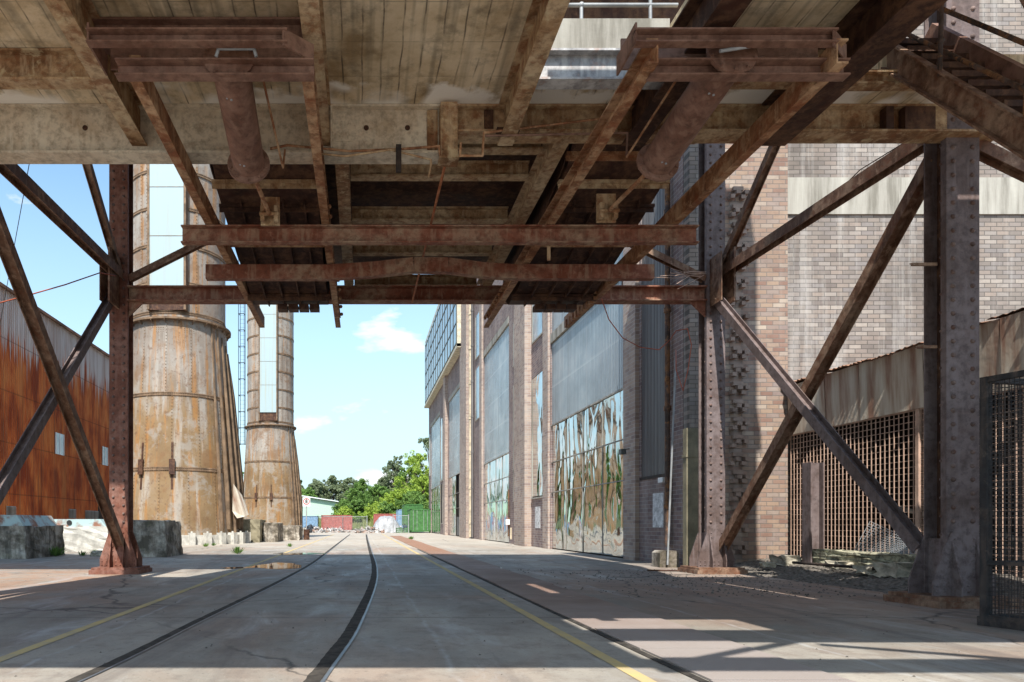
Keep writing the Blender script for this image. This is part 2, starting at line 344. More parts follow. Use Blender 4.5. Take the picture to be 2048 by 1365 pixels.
# ---------------------------------------------------------------- builders
class MB:
    def __init__(s): s.v = []; s.f = []; s.sm = []; s.mi = []; s.cur = 0; s.m2 = None
    def add(s, vs, fs, smooth=False):
        o = len(s.v); s.v += [tuple(p) for p in vs]; s.f += [tuple(i + o for i in f) for f in fs]; s.sm += [smooth] * len(fs); s.mi += [s.cur] * len(fs); return s
    def box(s, x0, x1, y0, y1, z0, z1):
        vs = [(x, y, z) for x in (x0, x1) for y in (y0, y1) for z in (z0, z1)]
        return s.add(vs, [(0, 1, 3, 2), (4, 6, 7, 5), (0, 4, 5, 1), (2, 3, 7, 6), (0, 2, 6, 4), (1, 5, 7, 3)])
    def bar(s, a, b, w, h, up=(0, 0, 1), off=(0, 0)):
        a = Vector(a); b = Vector(b); d = (b - a).normalized(); up = Vector(up)
        if abs(d.dot(up.normalized())) > .999: up = Vector((1, 0, 0)) if abs(d.x) < .9 else Vector((0, 1, 0))
        sd = d.cross(up).normalized(); u = sd.cross(d).normalized(); vs = []
        for p in (a, b):
            for i in (-1, 1):
                for j in (-1, 1): vs.append(p + sd * (off[0] + i * w / 2) + u * (off[1] + j * h / 2))
        return s.add(vs, [(0, 1, 3, 2), (4, 6, 7, 5), (0, 4, 5, 1), (2, 3, 7, 6), (0, 2, 6, 4), (1, 5, 7, 3)])
    def ibeam(s, a, b, w, h, tw=.02, tf=.025, up=(0, 0, 1)):
        s.bar(a, b, tw, h - 2 * tf, up); s.bar(a, b, w, tf, up, (0, h / 2 - tf / 2)); s.bar(a, b, w, tf, up, (0, -h / 2 + tf / 2)); return s
    def chan(s, a, b, w, h, side=1, tw=.02, tf=.025, up=(0, 0, 1)):
        s.bar(a, b, tw, h - 2 * tf, up, (-side * (w / 2 - tw / 2), 0)); s.bar(a, b, w, tf, up, (0, h / 2 - tf / 2)); s.bar(a, b, w, tf, up, (0, -h / 2 + tf / 2)); return s
    def cyl(s, a, b, r0, r1=None, n=16, cap=True, smooth=True):
        a = Vector(a); b = Vector(b); r1 = r0 if r1 is None else r1; d = (b - a).normalized()
        q = Vector((1, 0, 0)) if abs(d.x) < .8 else Vector((0, 1, 0)); u = d.cross(q).normalized(); v = d.cross(u)
        vs = []
        for p, r in ((a, r0), (b, r1)):
            for i in range(n): t = 2 * math.pi * i / n; vs.append(p + (u * math.cos(t) + v * math.sin(t)) * r)
        s.add(vs, [(i, (i + 1) % n, n + (i + 1) % n, n + i) for i in range(n)], smooth)
        if cap: s.add(vs, [tuple(range(n - 1, -1, -1)), tuple(range(n, 2 * n))])
        return s
    def tube(s, pts, r, n=8):
        pts = [Vector(p) for p in pts]
        for a, b in zip(pts, pts[1:]): s.cyl(a, b, r, n=n)
        for p in pts[1:-1]: s.ball(p, r * 1.02, n)
        return s
    def ball(s, c, r, n=8, half=None):
        c = Vector(c); m = max(3, n // 2); vs = []; fs = []
        for i in range(m + 1):
            ph = math.pi * i / m
            for j in range(n): t = 2 * math.pi * j / n; vs.append(c + Vector((math.sin(ph) * math.cos(t), math.sin(ph) * math.sin(t), math.cos(ph))) * r)
        for i in range(m):
            for j in range(n): fs.append((i * n + j, (i + 1) * n + j, (i + 1) * n + (j + 1) % n, i * n + (j + 1) % n))
        return s.add(vs, fs, True)
    def rivet(s, c, d, r=.022):   # dome on a face with outward dir d
        c = Vector(c); d = Vector(d).normalized(); q = Vector((0, 0, 1)) if abs(d.z) < .8 else Vector((1, 0, 0)); u = d.cross(q).normalized(); v = d.cross(u)
        vs = []; n = 7
        for k, (rr, hh) in enumerate(((1, 0), (.8, .5), (0, .75))):
            for i in range(n if rr else 1): t = 2 * math.pi * i / n; vs.append(c + (u * math.cos(t) + v * math.sin(t)) * r * rr + d * r * hh)
        fs = [(i, (i + 1) % n, n + (i + 1) % n, n + i) for i in range(n)] + [(n + i, n + (i + 1) % n, 2 * n) for i in range(n)]
        return s.add(vs, fs, True)
    def quad(s, a, b, c, d): return s.add([a, b, c, d], [(0, 1, 2, 3)])
    def prism(s, prof, a, b, axis='x'):   # profile of (p,q); extruded along axis from a to b
        n = len(prof)
        def P(t, p): return {'x': (t, p[0], p[1]), 'y': (p[0], t, p[1]), 'z': (p[0], p[1], t)}[axis]
        vs = [P(a, p) for p in prof] + [P(b, p) for p in prof]
        return s.add(vs, [(i, (i + 1) % n, n + (i + 1) % n, n + i) for i in range(n)] + [tuple(range(n - 1, -1, -1)), tuple(range(n, 2 * n))])
    def build(s, name, mat, parent=None, label=None, cat=None, group=None, kind=None, fix=True):
        me = bpy.data.meshes.new(name); off = Vector((0, 0, 0))
        if parent:
            p = parent
            while p: off += p.location; p = p.parent
        elif s.v:
            n = len(s.v); xs = [v[0] for v in s.v]; ys = [v[1] for v in s.v]; zs = [v[2] for v in s.v]
            off = Vector(((min(xs) + max(xs)) / 2, (min(ys) + max(ys)) / 2, min(zs)))
            if kind == 'structure': off = Vector((0, 0, 0))
        me.from_pydata([(v[0] - off.x, v[1] - off.y, v[2] - off.z) for v in s.v], [], s.f)
        me.polygons.foreach_set('use_smooth', s.sm); me.materials.append(M[mat] if isinstance(mat, str) else mat)
        if s.m2: me.materials.append(M[s.m2]); me.polygons.foreach_set('material_index', s.mi)
        if fix:
            bm = bmesh.new(); bm.from_mesh(me); bmesh.ops.recalc_face_normals(bm, faces=bm.faces); bm.to_mesh(me); bm.free()
        o = bpy.data.objects.new(name, me); COL.objects.link(o)
        if parent: o.parent = parent
        else: o.location = off
        return tag(o, label, cat, group, kind)
def tag(o, label=None, cat=None, group=None, kind=None):
    for k, v in (('label', label), ('category', cat), ('group', group), ('kind', kind)):
        if v: o[k] = v
    return o
def thing(name, loc, label, cat, group=None):
    o = bpy.data.objects.new(name, None); COL.objects.link(o); o.location = loc; o.empty_display_size = .3
    return tag(o, label, cat, group)
def kids(o): return [c for c in bpy.data.objects if c.parent == o]
def copytree(o, parent=None, loc=None, label=None):
    c = o.copy(); COL.objects.link(c); c.parent = parent
    if loc is not None: c.location = loc
    if label: c['label'] = label
    for k in kids(o): copytree(k, c)
    return c
def P(px, py, Y): return Vector(((px - VX) * Y / F, Y, H - (py - VY) * Y / F))
def G(px, py): Y = H * F / (py - VY); return Vector(((px - VX) * Y / F, Y, 0))
def joined(a, b, amt=.0): pass

# ================================================================= SETTING
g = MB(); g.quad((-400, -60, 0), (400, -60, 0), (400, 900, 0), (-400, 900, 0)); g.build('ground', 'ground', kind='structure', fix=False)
def strip(cl, w0, z, name, mat, label=None, **k):
    m = MB()
    for (a, b) in zip(cl, cl[1:]):
        m.quad((a[0] - a[2], a[1], z), (a[0] + a[2], a[1], z), (b[0] + b[2], b[1], z), (b[0] - b[2], b[1], z))
    return m.build(name, mat, fix=False, kind='structure')
def curve_pts(keys, w, n=8):
    out = []
    for i in range(len(keys) - 1):
        p0 = keys[max(0, i - 1)]; p1 = keys[i]; p2 = keys[i + 1]; p3 = keys[min(len(keys) - 1, i + 2)]
        for j in range(n):
            t = j / n; y = p1[1] + (p2[1] - p1[1]) * t
            m1 = (p2[0] - p0[0]) / (p2[1] - p0[1]); m2 = (p3[0] - p1[0]) / (p3[1] - p1[1]); h = p2[1] - p1[1]
            x = (2 * t**3 - 3 * t**2 + 1) * p1[0] + (t**3 - 2 * t**2 + t) * h * m1 + (-2 * t**3 + 3 * t**2) * p2[0] + (t**3 - t**2) * h * m2
            out.append((x, y, w))
    out.append((keys[-1][0], keys[-1][1], w)); return out
LR = [(-2.25, 3.2), (-2.0, 5.1), (-1.86, 8.0), (-1.6, 13), (-1.41, 19), (-1.38, 26), (-1.36, 45), (-1.3, 72)]
RR = [(-.52, 3.2), (-.32, 5.2), (-.12, 7.3), (.19, 13.2), (.30, 18.8), (.30, 26), (.31, 45), (.38, 72)]
gj = random.Random(8)
for K, wd in ((LR, .048), (RR, .058)): strip([(a + gj.uniform(-.003, .003), b, c * gj.uniform(.93, 1.07)) for a, b, c in curve_pts(K, wd, 24)], 0, .004, 'rail_groove', 'groove')
strip([(a + .063, b, .011) for a, b, c in curve_pts(LR, .02, 14)], 0, .008, 'rail', 'railtop'); strip([(a + .078, b, .014) for a, b, c in curve_pts(RR, .02, 14)], 0, .008, 'rail', 'railtop')
def painted(x0, x1, y1, name):
    m = MB(); y = 3.0
    while y < y1:
        ln = 1.5 + y * .05; a = x0 + (x1 - x0) * (y / y1); b = x0 + (x1 - x0) * ((y + ln) / y1)
        m.quad((a - .055, y, .004), (a + .055, y, .004), (b + .055, y + ln, .004), (b - .055, y + ln, .004)); y += ln
    m.build(name, 'yellow', kind='structure', fix=False)
painted(-2.93, -2.9, 70, 'painted_line'); painted(1.98, 2.1, 75, 'painted_line')
# strip of steel cover plates let into the yard (a drain/duct cover)
ys = [3.4, 4.86, 6.1, 7.3, 8.5, 10.4, 12.6, 15, 17.6, 20.4, 24, 28, 33, 39, 46, 54, 63]
duct = thing('cover_plate_run', (2.9, 3.4, 0), 'long run of rusty chequer plates along the right yellow line', 'cover plate')
for i, (a, b) in enumerate(zip(ys, ys[1:])):
    m = MB(); j = random.uniform(-.03, .03)
    m.box(2.42 + j, 3.42 + random.uniform(-.04, .04), a + .008, b - .008, .004, .016); m.build('cover_plate', 'plates', duct)
m = MB(); m.box(2.34, 2.405, 3.4, 30, .002, .007); m.build('slot', 'groove', duct)
# puddles
def puddle(cx, cy, rx, ry, label):
    m = MB(); n = 40; ph = random.random() * 6
    vs = [(cx + rx * math.cos(2 * math.pi * i / n) * (1 + .22 * math.sin(3 * 2 * math.pi * i / n + ph) + .1 * math.sin(7 * 2 * math.pi * i / n)), cy + ry * math.sin(2 * math.pi * i / n) * (1 + .2 * math.sin(2 * 2 * math.pi * i / n + ph)), .005) for i in range(n)]
    m.add(vs, [tuple(range(n))]); m.build('puddle', 'water', label=label, cat='puddle', group='puddles on the yard', fix=False)
puddle(-2.2, 18.3, .62, 1.35, 'puddle across the left yellow line nearest to the camera')
puddle(-2.35, 25.6, .85, .9, 'wide puddle further back beside the left rail')
puddle(-3.15, 17.4, .35, .35, 'small shallow puddle to the left of the yellow line')
puddle(2.95, 17.3, .42, .38, 'thin puddle on the rusty cover plates')

# loose grit and specks
m = MB()
for i in range(900):
    x = random.gauss(6.6, 1.6); y = random.uniform(10.5, 16.8); r = random.uniform(.008, .03)
    if x > 8.8 or x < 3: continue
    a = random.random() * 6; m.add([(x + r * math.cos(a + k * 2.1), y + r * math.sin(a + k * 2.1), 0.002) for k in range(3)] + [(x, y, r * .9)], [(0, 1, 3), (1, 2, 3), (2, 0, 3)])
for i in range(700):
    x = random.uniform(-7, 8); y = random.uniform(3.5, 26); r = random.uniform(.005, .016)
    a = random.random() * 6; m.add([(x + r * math.cos(a + k * 2.1), y + r * math.sin(a + k * 2.1), 0.002) for k in range(3)] + [(x, y, r * .9)], [(0, 1, 3), (1, 2, 3), (2, 0, 3)])
m.build('loose_grit', 'gravel', label='dark loose grit and dirt scattered over the yard', cat='grit', kind='stuff', fix=False)

# ================================================================= GANTRY
gan = thing('gantry', (1.3, 9.3, 0), 'huge riveted rusty steel gantry carrying a concrete deck over the yard', 'gantry')
def column(x0, x1, yf, top, mat, up_rivets=True):
    """riveted box-ish H column, front face at yf"""
    w = x1 - x0; d = .38; xc = (x0 + x1) / 2
    c = MB(); c.box(x0 + .03, x1 - .03, yf + .02, yf + .04 + .0, .14, top)
    c.box(x0, x1, yf, yf + .02, .14, top); c.box(x0, x1, yf + d - .02, yf + d, .14, top)
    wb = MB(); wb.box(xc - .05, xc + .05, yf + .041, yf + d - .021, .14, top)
    for xa in (x0 + .004, x1 - .024): c.box(xa, xa + .02, yf + .021, yf + .1, .14, top)
    c.cur = 1; c.m2 = 'rivets'
    for k in range(int((top - .9) / .185)):
        z = .95 + k * .185
        for x in (x0 + .09, x1 - .09):
            c.rivet((x, yf, z), (0, -1, 0), .034)
    for k in range(int((top - .9) / .25)): 
        c.rivet((x0 + .015, yf + .1, .95 + k * .25), (-1, 0, 0), .026); c.rivet((x1 - .015, yf + .1, .95 + k * .25), (1, 0, 0), .018)
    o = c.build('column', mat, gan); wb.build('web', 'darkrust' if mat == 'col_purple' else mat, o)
    b = MB()
    pr = [(x0 - .2, .14), (x1 + .2, .14), (x1 + .2, .32), (x1 + .02, .85), (x1 - .06, 1.0), (x0 + .06, 1.0), (x0 - .02, .85), (x0 - .2, .32)]
    b.prism(pr, yf - .025, yf - .003, 'y'); b.prism(pr, yf + d + .003, yf + d + .025, 'y')
    b.prism([(yf - .18, .14), (yf + d + .18, .14), (yf + d + .18, .3), (yf + d + .02, .9), (yf - .02, .9), (yf - .18, .3)], x0 + .05, x0 + .07, 'x')
    b.prism([(yf - .18, .14), (yf + d + .18, .14), (yf + d + .18, .3), (yf + d + .02, .9), (yf - .02, .9), (yf - .18, .3)], x1 - .07, x1 - .05, 'x')
    for i in range(8):
        x = x0 - .15 + i * (w + .3) / 7
        for z in (.19, .27): b.rivet((x, yf - .025, z), (0, -1, 0), .018)
    for z in (.4, .5, .6, .7, .8, .9):
        for x in (x0 + .09, x1 - .09): b.rivet((x, yf - .025, z), (0, -1, 0), .018)
    b.build('gusset', mat, o)
    p = MB(); p.box(x0 - .34, x1 + .34, yf - .3, yf + d + .3, 0, .09); p.box(x0 - .3, x1 + .3, yf - .26, yf + d + .26, .09, .14)
    p.build('base_plate', 'brace' if mat != 'col_red' else 'col_red', o)
    return o
column(-5.61, -5.2, 15.5, 11.9, 'col_red')
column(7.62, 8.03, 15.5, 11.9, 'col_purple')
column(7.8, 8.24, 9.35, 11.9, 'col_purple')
column(-6.3, -5.85, 9.35, 11.9, 'col_red')
def brace(a, b, w=.16, h=.16, mat='brace', up=(1, 0, 0)):
    m = MB(); a = Vector(a); b = Vector(b); d = (b - a).normalized(); upv = Vector(up)
    m.ibeam(a, b, w, h, .014, .016, up); m.build('brace', mat, gan)
# longitudinal bracing, left and right frames
for X, s in ((-5.4, -1), (7.93, 1)):
    Yn, Yf = 9.75, 15.55
    brace((X, Yn, 6.5), (X, Yf, 6.62), .2, .2)
    brace((X + .05, Yn, 5.95 if s < 0 else 6.2), (X + .05, Yf, .55), .17, .2, 'brace')
    brace((X - .14, Yn, .75), (X - .14, Yf, 6.2), .17, .17, 'col_purple')
    brace((X, Yf - .05, 6.7), (X, 9.9, 11.3), .15, .15)
    # gusset plates at the node
    m = MB(); m.box(X - .24, X - .22, 15.0, 15.5, 5.9, 6.95); m.box(X - .02, X + .02, 14.9, 15.5, 5.85, 7.0)
    for z in (6.0, 6.2, 6.45, 6.65, 6.85): m.rivet((X - .24, 15.25, z), (-1, 0, 0))
    m.build('gusset_plate', 'brace', gan)
# far cross beam and knee braces
m = MB(); m.ibeam((-5.2, 15.6, 6.2), (7.62, 15.6, 6.2), .3, .33, .02, .028); 
m.prism([(-5.2, 6.04), (-4.85, 6.04), (-5.2, 5.7)], 15.55, 15.6, 'y'); m.prism([(7.62, 6.04), (7.27, 6.04), (7.62, 5.7)], 15.55, 15.6, 'y')
m.build('cross_beam', 'redbar', gan)
brace((-5.2, 15.6, 6.55), (-3.0, 15.6, 7.65), .14, .14, up=(0, 1, 0)); brace((7.62, 15.6, 6.55), (5.5, 15.6, 7.6), .14, .14, up=(0, 1, 0))

# main girder
gd = MB()
gd.box(-6.4, 1.1, 9.34, 9.37, 6.0, 6.64); gd.box(-6.4, 1.1, 9.2, 9.5, 5.98, 6.01); gd.box(-6.4, 1.1, 9.24, 9.46, 6.615, 6.645)
gd.build('girder', 'girder', gan)
gd = MB()
gd.box(1.1, 7.8, 9.34, 9.37, 6.29, 6.64); gd.box(1.1, 8.5, 9.2, 9.5, 6.26, 6.29); gd.box(1.1, 7.8, 9.24, 9.46, 6.615, 6.645)
gd.build('girder', 'tan', gan)
fp = MB(); fp.box(1.02, 1.24, 9.12, 9.335, 5.9, 6.6); fp.box(.86, 1.0, 9.31, 9.337, 6.03, 6.6)
for k in range(8):
    z = 5.98 + k * .08; fp.rivet((1.045, 9.12, z), (0, -1, 0), .014); fp.rivet((1.215, 9.12, z), (0, -1, 0), .014)
    fp.rivet((.93, 9.31, z + .06), (0, -1, 0), .014)
fp.box(1.0, 1.26, 9.1, 9.34, 5.86, 5.9); fp.build('splice_plate', 'tan', gan)
fp = MB(); fp.box(-.36, -.13, 9.325, 9.339, 6.2, 6.48)
for x in (-.3, -.19):
    for z in (6.26, 6.42): fp.rivet((x, 9.325, z), (0, -1, 0), .02)
fp.box(-.42, -.4, 9.2, 9.34, 6.01, 6.6)
for k in range(5): fp.rivet((-.39, 9.3, 6.1 + k * .1), (0, -1, 0), .012)
fp.build('patch_plate', 'girder', gan)
for x in (.05, .6, -3.7, -4.9, -1.6): MB().cyl((x, 9.339, 6.38), (x, 9.33, 6.38), .035, n=12).build('plug', 'darkrust', gan)
for bx in ((1.62, 1.74, 9.3, 9.338, 6.3, 6.6), (6.9, 7.0, 9.22, 9.338, 6.3, 6.6), (1.75, 2.05, 9.1, 9.199, 6.22, 6.26), (7.15, 7.55, 9.22, 9.338, 6.3, 6.6)): MB().box(*bx).build('stiffener', 'darkrust', gan)
# deck slab panels
def slab(x0, x1, y0, y1, z0=6.65, z1=6.95): MB().box(x0, x1, y0, y1, z0, z1).build('deck_slab', 'soffit', gan)
slab(-6.2, 1.3, .6, 3.4); slab(-6.2, 1.9, 3.404, 9.5); slab(1.9, 3.6, 8.32, 9.5); slab(3.604, 5.62, 5.4, 9.5); slab(5.624, 8.3, 8.72, 9.5); slab(5.624, 9.4, 3.4, 7.95, 7.2, 7.4); slab(5.624, 9.4, 7.954, 8.42, 7.45, 7.6)  # last two: unseen covers added to shade the ground at right
# longitudinal joists
for X, wd, y0 in ((-2.97, .2, 1.1), (-.52, .2, 1.1), (1.9, .2, 3.45), (3.6, .3, 3.45), (5.45, .36, 3.45)):
    m = MB(); m.ibeam((X, y0, 6.39), (X, 9.33, 6.39), wd, .51, .02, .025); m.build('joist', 'tan' if X < 3 else 'darkrust', gan)
# cross joists in the side bays
for x0, x1 in ((-6.2, -2.98), (1.92, 3.59), (3.61, 5.44)):
    m = MB(); m.ibeam((x0, 8.25, 6.46), (x1, 8.25, 6.46), .2, .36); m.build('cross_joist', 'tan' if x0 != 1.92 else 'greysteel', gan)
m = MB(); m.ibeam((5.64, 8.62, 6.56), (7.8, 8.62, 6.56), .16, .17); m.build('cross_joist', 'tan', gan)
for x0, x1 in ((-2.96, -.53), ):
    m = MB(); m.ibeam((x0, 7.75, 6.5), (x1, 7.75, 6.5), .2, .28); m.build('cross_joist', 'choc', gan)
# pale slab edge beam and handrail over the open bay
MB().box(1.9, 3.6, 8.2, 8.315, 6.66, 7.02).build('edge_beam', 'lintel', gan)
hr = MB(); hr.cyl((1.6, 8.22, 7.19), (3.7, 8.22, 7.19), .022, n=10); hr.cyl((2.57, 8.22, 7.02), (2.57, 8.22, 7.19), .02, n=10); hr.ball((2.57, 8.22, 7.19), .035); hr.cyl((3.38, 8.22, 7.02), (3.38, 8.22, 7.9), .02, n=10)
hr.cyl((1.6, 8.22, 7.6), (3.7, 8.22, 7.6), .022, n=10); hr.build('handrail', 'grey_pipe', gan)
# rear bay: longitudinals and cross joists under a dark deck
for X in (-.3, 2.75):
    m = MB(); m.ibeam((X, 9.5, 6.52), (X, 16.3, 6.52), .2, .34); m.build('rear_joist', 'tan', gan)
for Y in (10.35, 11.15, 12.75, 14.3, 16.2):
    m = MB(); m.ibeam((-.19, Y, 6.72), (2.64, Y, 6.72), .18, .24); m.build('rear_cross_joist', 'tan', gan)
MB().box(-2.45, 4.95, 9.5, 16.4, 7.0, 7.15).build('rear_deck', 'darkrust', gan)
# conveyor house above; right tower and high panel are unseen, added to cast shadow
MB().box(-4.6, 5.5, 9.52, 9.62, 6.66, 10.2).build('conveyor_shade_wall', 'darkrust', gan); MB().box(7.3, 8.3, 9.75, 11, 10.0, 18.5).build('conveyor_shade_wall', 'darkrust', gan)  # second box: unseen tower added for the shadow band on the pier
MB().box(5.5, 8.4, 9.75, 16.6, 13.7, 14.1).build('added_shade_panel', 'darkrust', gan)  # unseen panel added to shade the far right column
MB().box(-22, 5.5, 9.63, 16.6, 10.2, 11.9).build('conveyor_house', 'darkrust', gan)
# unseen lattice added at the near right edge to throw the ground's light pattern
m = MB()
m.box(1.3, 9.4, .6, .78, 6.4, 6.9)
m.box(1.3, 9.4, 1.78, 2.4, 6.6, 6.8)
m.box(1.9, 3.6, 4.9, 6.85, 8.3, 8.4); m.box(1.3, 3.6, 3.4, 6.25, 6.5, 6.6); m.box(.5, 5.0, 6.9, 9.5, 9.6, 9.7)  # unseen cover plates added to keep sun out of the open bay
for a, b in (((1.6, .75), (3.1, 1.78)),  ((4.6, .75), (3.2, 1.6)), ((6.0, .75), (7.4, 1.6)), ((7.2, .75), (6.1, 1.6)), ((5.4, 1.1), (8.0, 1.1))): m.bar((*a, 6.7), (*b, 6.7), .09, .09)
m.box(3.6, 9.4, 3.35, 5.38, 6.7, 6.8); m.box(3.3, 9.4, 2.4, 3.4, 6.71, 6.79)
m.build('shadow_lattice', 'darkrust', gan)

# stair on the right
st = thing('stair', (6.8, 7.6, 4.5), 'rusty steel stair with pipe handrail coming down beside the near right column', 'stair')
A0, B0 = Vector((6.5, 8.85, 7.1)), Vector((6.5, 6.3, 4.25)); A1, B1 = Vector((7.15, 8.85, 7.25)), Vector((7.15, 6.3, 4.4))
dd = (B0 - A0).normalized()
m = MB(); m.chan(A0 + dd * 0, B0, .09, .26, 1, .015, .02, (0, .7, 1)); m.build('stringer', 'brace', st)
m = MB(); m.chan(A1, B1, .09, .3, -1, .015, .02, (0, .7, 1)); m.build('stringer', 'choc', st)
for k in range(12):
    p = A0.lerp(B0, (k + .4) / 12); m = MB(); m.box(6.55, 7.12, p.y - .13, p.y + .1, p.z + .06, p.z + .085); m.box(6.55, 7.12, p.y - .135, p.y - .12, p.z + .02, p.z + .085); m.build('tread', 'darkrust', st)
m = MB(); off = Vector((0, 0, .95))
m.cyl(A0 + off + Vector((.3, .3, .1)), B0 + off + Vector((.0, 0, 0)), .024, n=10)
m.cyl(A0 + Vector((.2, .3, .6)), B0 + Vector((0, 0, .5)), .024, n=10)
for k in (.38, .78): p = A0.lerp(B0, k); m.cyl(p + Vector((0, 0, .12)), p + Vector((.02, 0, 1.0)), .024, n=10); m.ball(p + Vector((.01, 0, .52)), .04)
m.build('handrail', 'rust_pipe', st)
m = MB()
for k in range(5): m.box(6.0, 8.8, 8.9 + k * .11, 8.93 + k * .11, 6.95, 7.02)
m.build('landing', 'darkrust', st)
brace((8.24, 9.5, 6.25), (10.8, 9.5, 5.0), .16, .16, up=(0, 1, 0))
brace((8.3, 9.45, 9.6), (9.9, 9.45, 6.6), .16, .16, up=(0, 1, 0))

# ================================================================= GATE TRACKS, CROSSBARS, HOPPERS, CYLINDERS
tr = thing('gate_track_frame', (1.2, 7.2, 5.4), 'low rusty frame of four long rails and cross bars hung under the gantry', 'track frame')
RX = [-2.36, -.57, 2.9, 4.8]
for i, X in enumerate(RX):
    m = MB(); y0 = 7.25 if i < 2 else 7.0
    m.chan((X, y0, 5.83), (X, 16.45, 5.83), .12, .25, 1 if i % 2 else -1, .016, .02)
    if i > 1:
        for k in range(9): m.box(X - .14, X - .07, 14.1 + k * .24, 14.24 + k * .24, 5.62, 5.78) if i == 3 else m.ball((X - .08, 14.2 + k * .24, 5.83), .03)
    if i == 1:
        for k in range(5): m.ball((X + .1, 13.5 + k * .55, 5.8), .04)
    for k in range(4): m.ball((X + .07, 10.5 + k * .35, 5.86), .035)
    m.build('rail', 'rail', tr)
m = MB(); m.chan((-2.79, 10.8, 5.555), (5.17, 10.8, 5.555), .12, .27, 1, .016, .02); m.build('cross_bar', 'redbar', tr)
m = MB(); pts = [(-2.77, 12.42, 5.555), (-.6, 12.42, 5.55), (.2, 12.36, 5.58), (.9, 12.28, 5.63), (1.5, 12.3, 5.63), (2.1, 12.38, 5.58), (2.7, 12.42, 5.555), (5.15, 12.42, 5.555)]
for a, b in zip(pts, pts[1:]): m.chan(a, b, .14, .25, -1, .016, .02)
m.build('bent_cross_bar', 'redbar', tr)
m = MB(); m.bar((2.9, 10.9, 5.5), (2.9, 10.9, 5.2), .05, .02, (0, 1, 0)); m.build('hanger', 'tan', tr)
for x0, x1 in ((-2.75, -.5), (2.72, 4.98)):
    m = MB(); m.chan((x0, 7.0, 5.96), (x1 - .25, 7.0, 5.96), .1, .14, 1, .014, .018); m.build('end_channel', 'choc', tr)
    m = MB(); m.chan((x0 + .22, 7.2, 5.77), (x1, 7.2, 5.77), .12, .17, 1, .014, .018); m.build('end_channel', 'choc', tr)
    m = MB(); m.box(x0 + .05, x1 - .1, 7.5, 7.52, 5.97, 6.3); m.box(x0 - .0, x0 + .02, 6.98, 7.5, 5.9, 6.1); m.prism([(x1 - .3, 6.97), (x1 - .28, 6.97), (x1, 7.2), (x1 - .02, 7.2)], 5.86, 6.03, 'z'); m.build('end_plate', 'choc', tr)
# hoppers
def hopper(xa, xb, label):
    h = thing('hopper', ((xa + xb) / 2, 13, 5.7), label, 'hopper', 'hoppers under the gantry deck')
    prof = [(9.9, 7.0), (10.5, 6.5), (10.9, 6.36), (11.6, 6.2), (12.5, 6.0), (13.4, 5.82), (14.3, 5.72), (14.8, 5.73), (15.1, 5.9), (15.15, 7.0)]
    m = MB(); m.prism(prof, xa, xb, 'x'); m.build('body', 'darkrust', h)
    for t in (.2, .42, .64, .86):
        X = xa + (xb - xa) * t; m = MB(); pr = [(11.2, 6.31), (12.5, 6.02), (13.4, 5.84), (14.3, 5.74), (14.7, 5.74), (14.7, 5.66), (14.3, 5.63), (13.4, 5.73), (12.5, 5.92), (11.2, 6.22)]
        m.prism(pr, X - .012, X + .012, 'x'); m.build('rib', 'darkrust', h)
    for k, (Y, Z) in enumerate(((10.35, 6.58), (10.75, 6.36), (11.3, 6.24), (12.2, 6.03), (13.2, 5.83), (14.1, 5.7))):
        m = MB(); m.box(xa - .06, xb + .06, Y, Y + .1, Z - .02, Z + .03); m.box(xa - .06, xb + .06, Y + .04, Y + .055, Z - .09, Z - .02); m.build('cross_angle', ['rail', 'tan', 'darkrust'][k % 3], h)
    m = MB(); 
    for k in range(4): m.box(xa + .5 + k * .22, xa + .7 + k * .22, 14.5, 14.75, 5.55, 5.655)
    m.build('lip_plate', 'darkrust', h)
    m = MB(); n = 14
    for i in range(n):      # buckled seal strip
        a = xa + (xb - xa) * i / n; b = xa + (xb - xa) * (i + 1) / n; za = 5.98 + .05 * math.sin(math.pi * i / n); zb = 5.98 + .05 * math.sin(math.pi * (i + 1) / n)
        m.bar((a, 12.0, za), (b, 12.0, zb), .1, .05)
    m.build('buckled_strip', 'rail', h)
    # rear chute sheets
    m = MB(); m.box(xa + .02, xb - .02, 9.75, 9.78, 6.4, 7.0); m.build('chute_sheet', 'rail', h)
    m = MB(); m.prism([(9.8, 7.0), (15.1, 7.0), (15.1, 6.0), (13, 6.02), (10.6, 6.5)], xa - .05, xa - .03, 'x'); m.prism([(9.8, 7.0), (15.1, 7.0), (15.1, 6.0), (13, 6.02), (10.6, 6.5)], xb + .03, xb + .05, 'x'); m.build('side_sheet', 'darkrust', h)
    return h
hopper(-2.26, -.72, 'dark ribbed rusty hopper between the left pair of rails'); hopper(3.08, 4.66, 'dark ribbed rusty hopper between the right pair of rails')
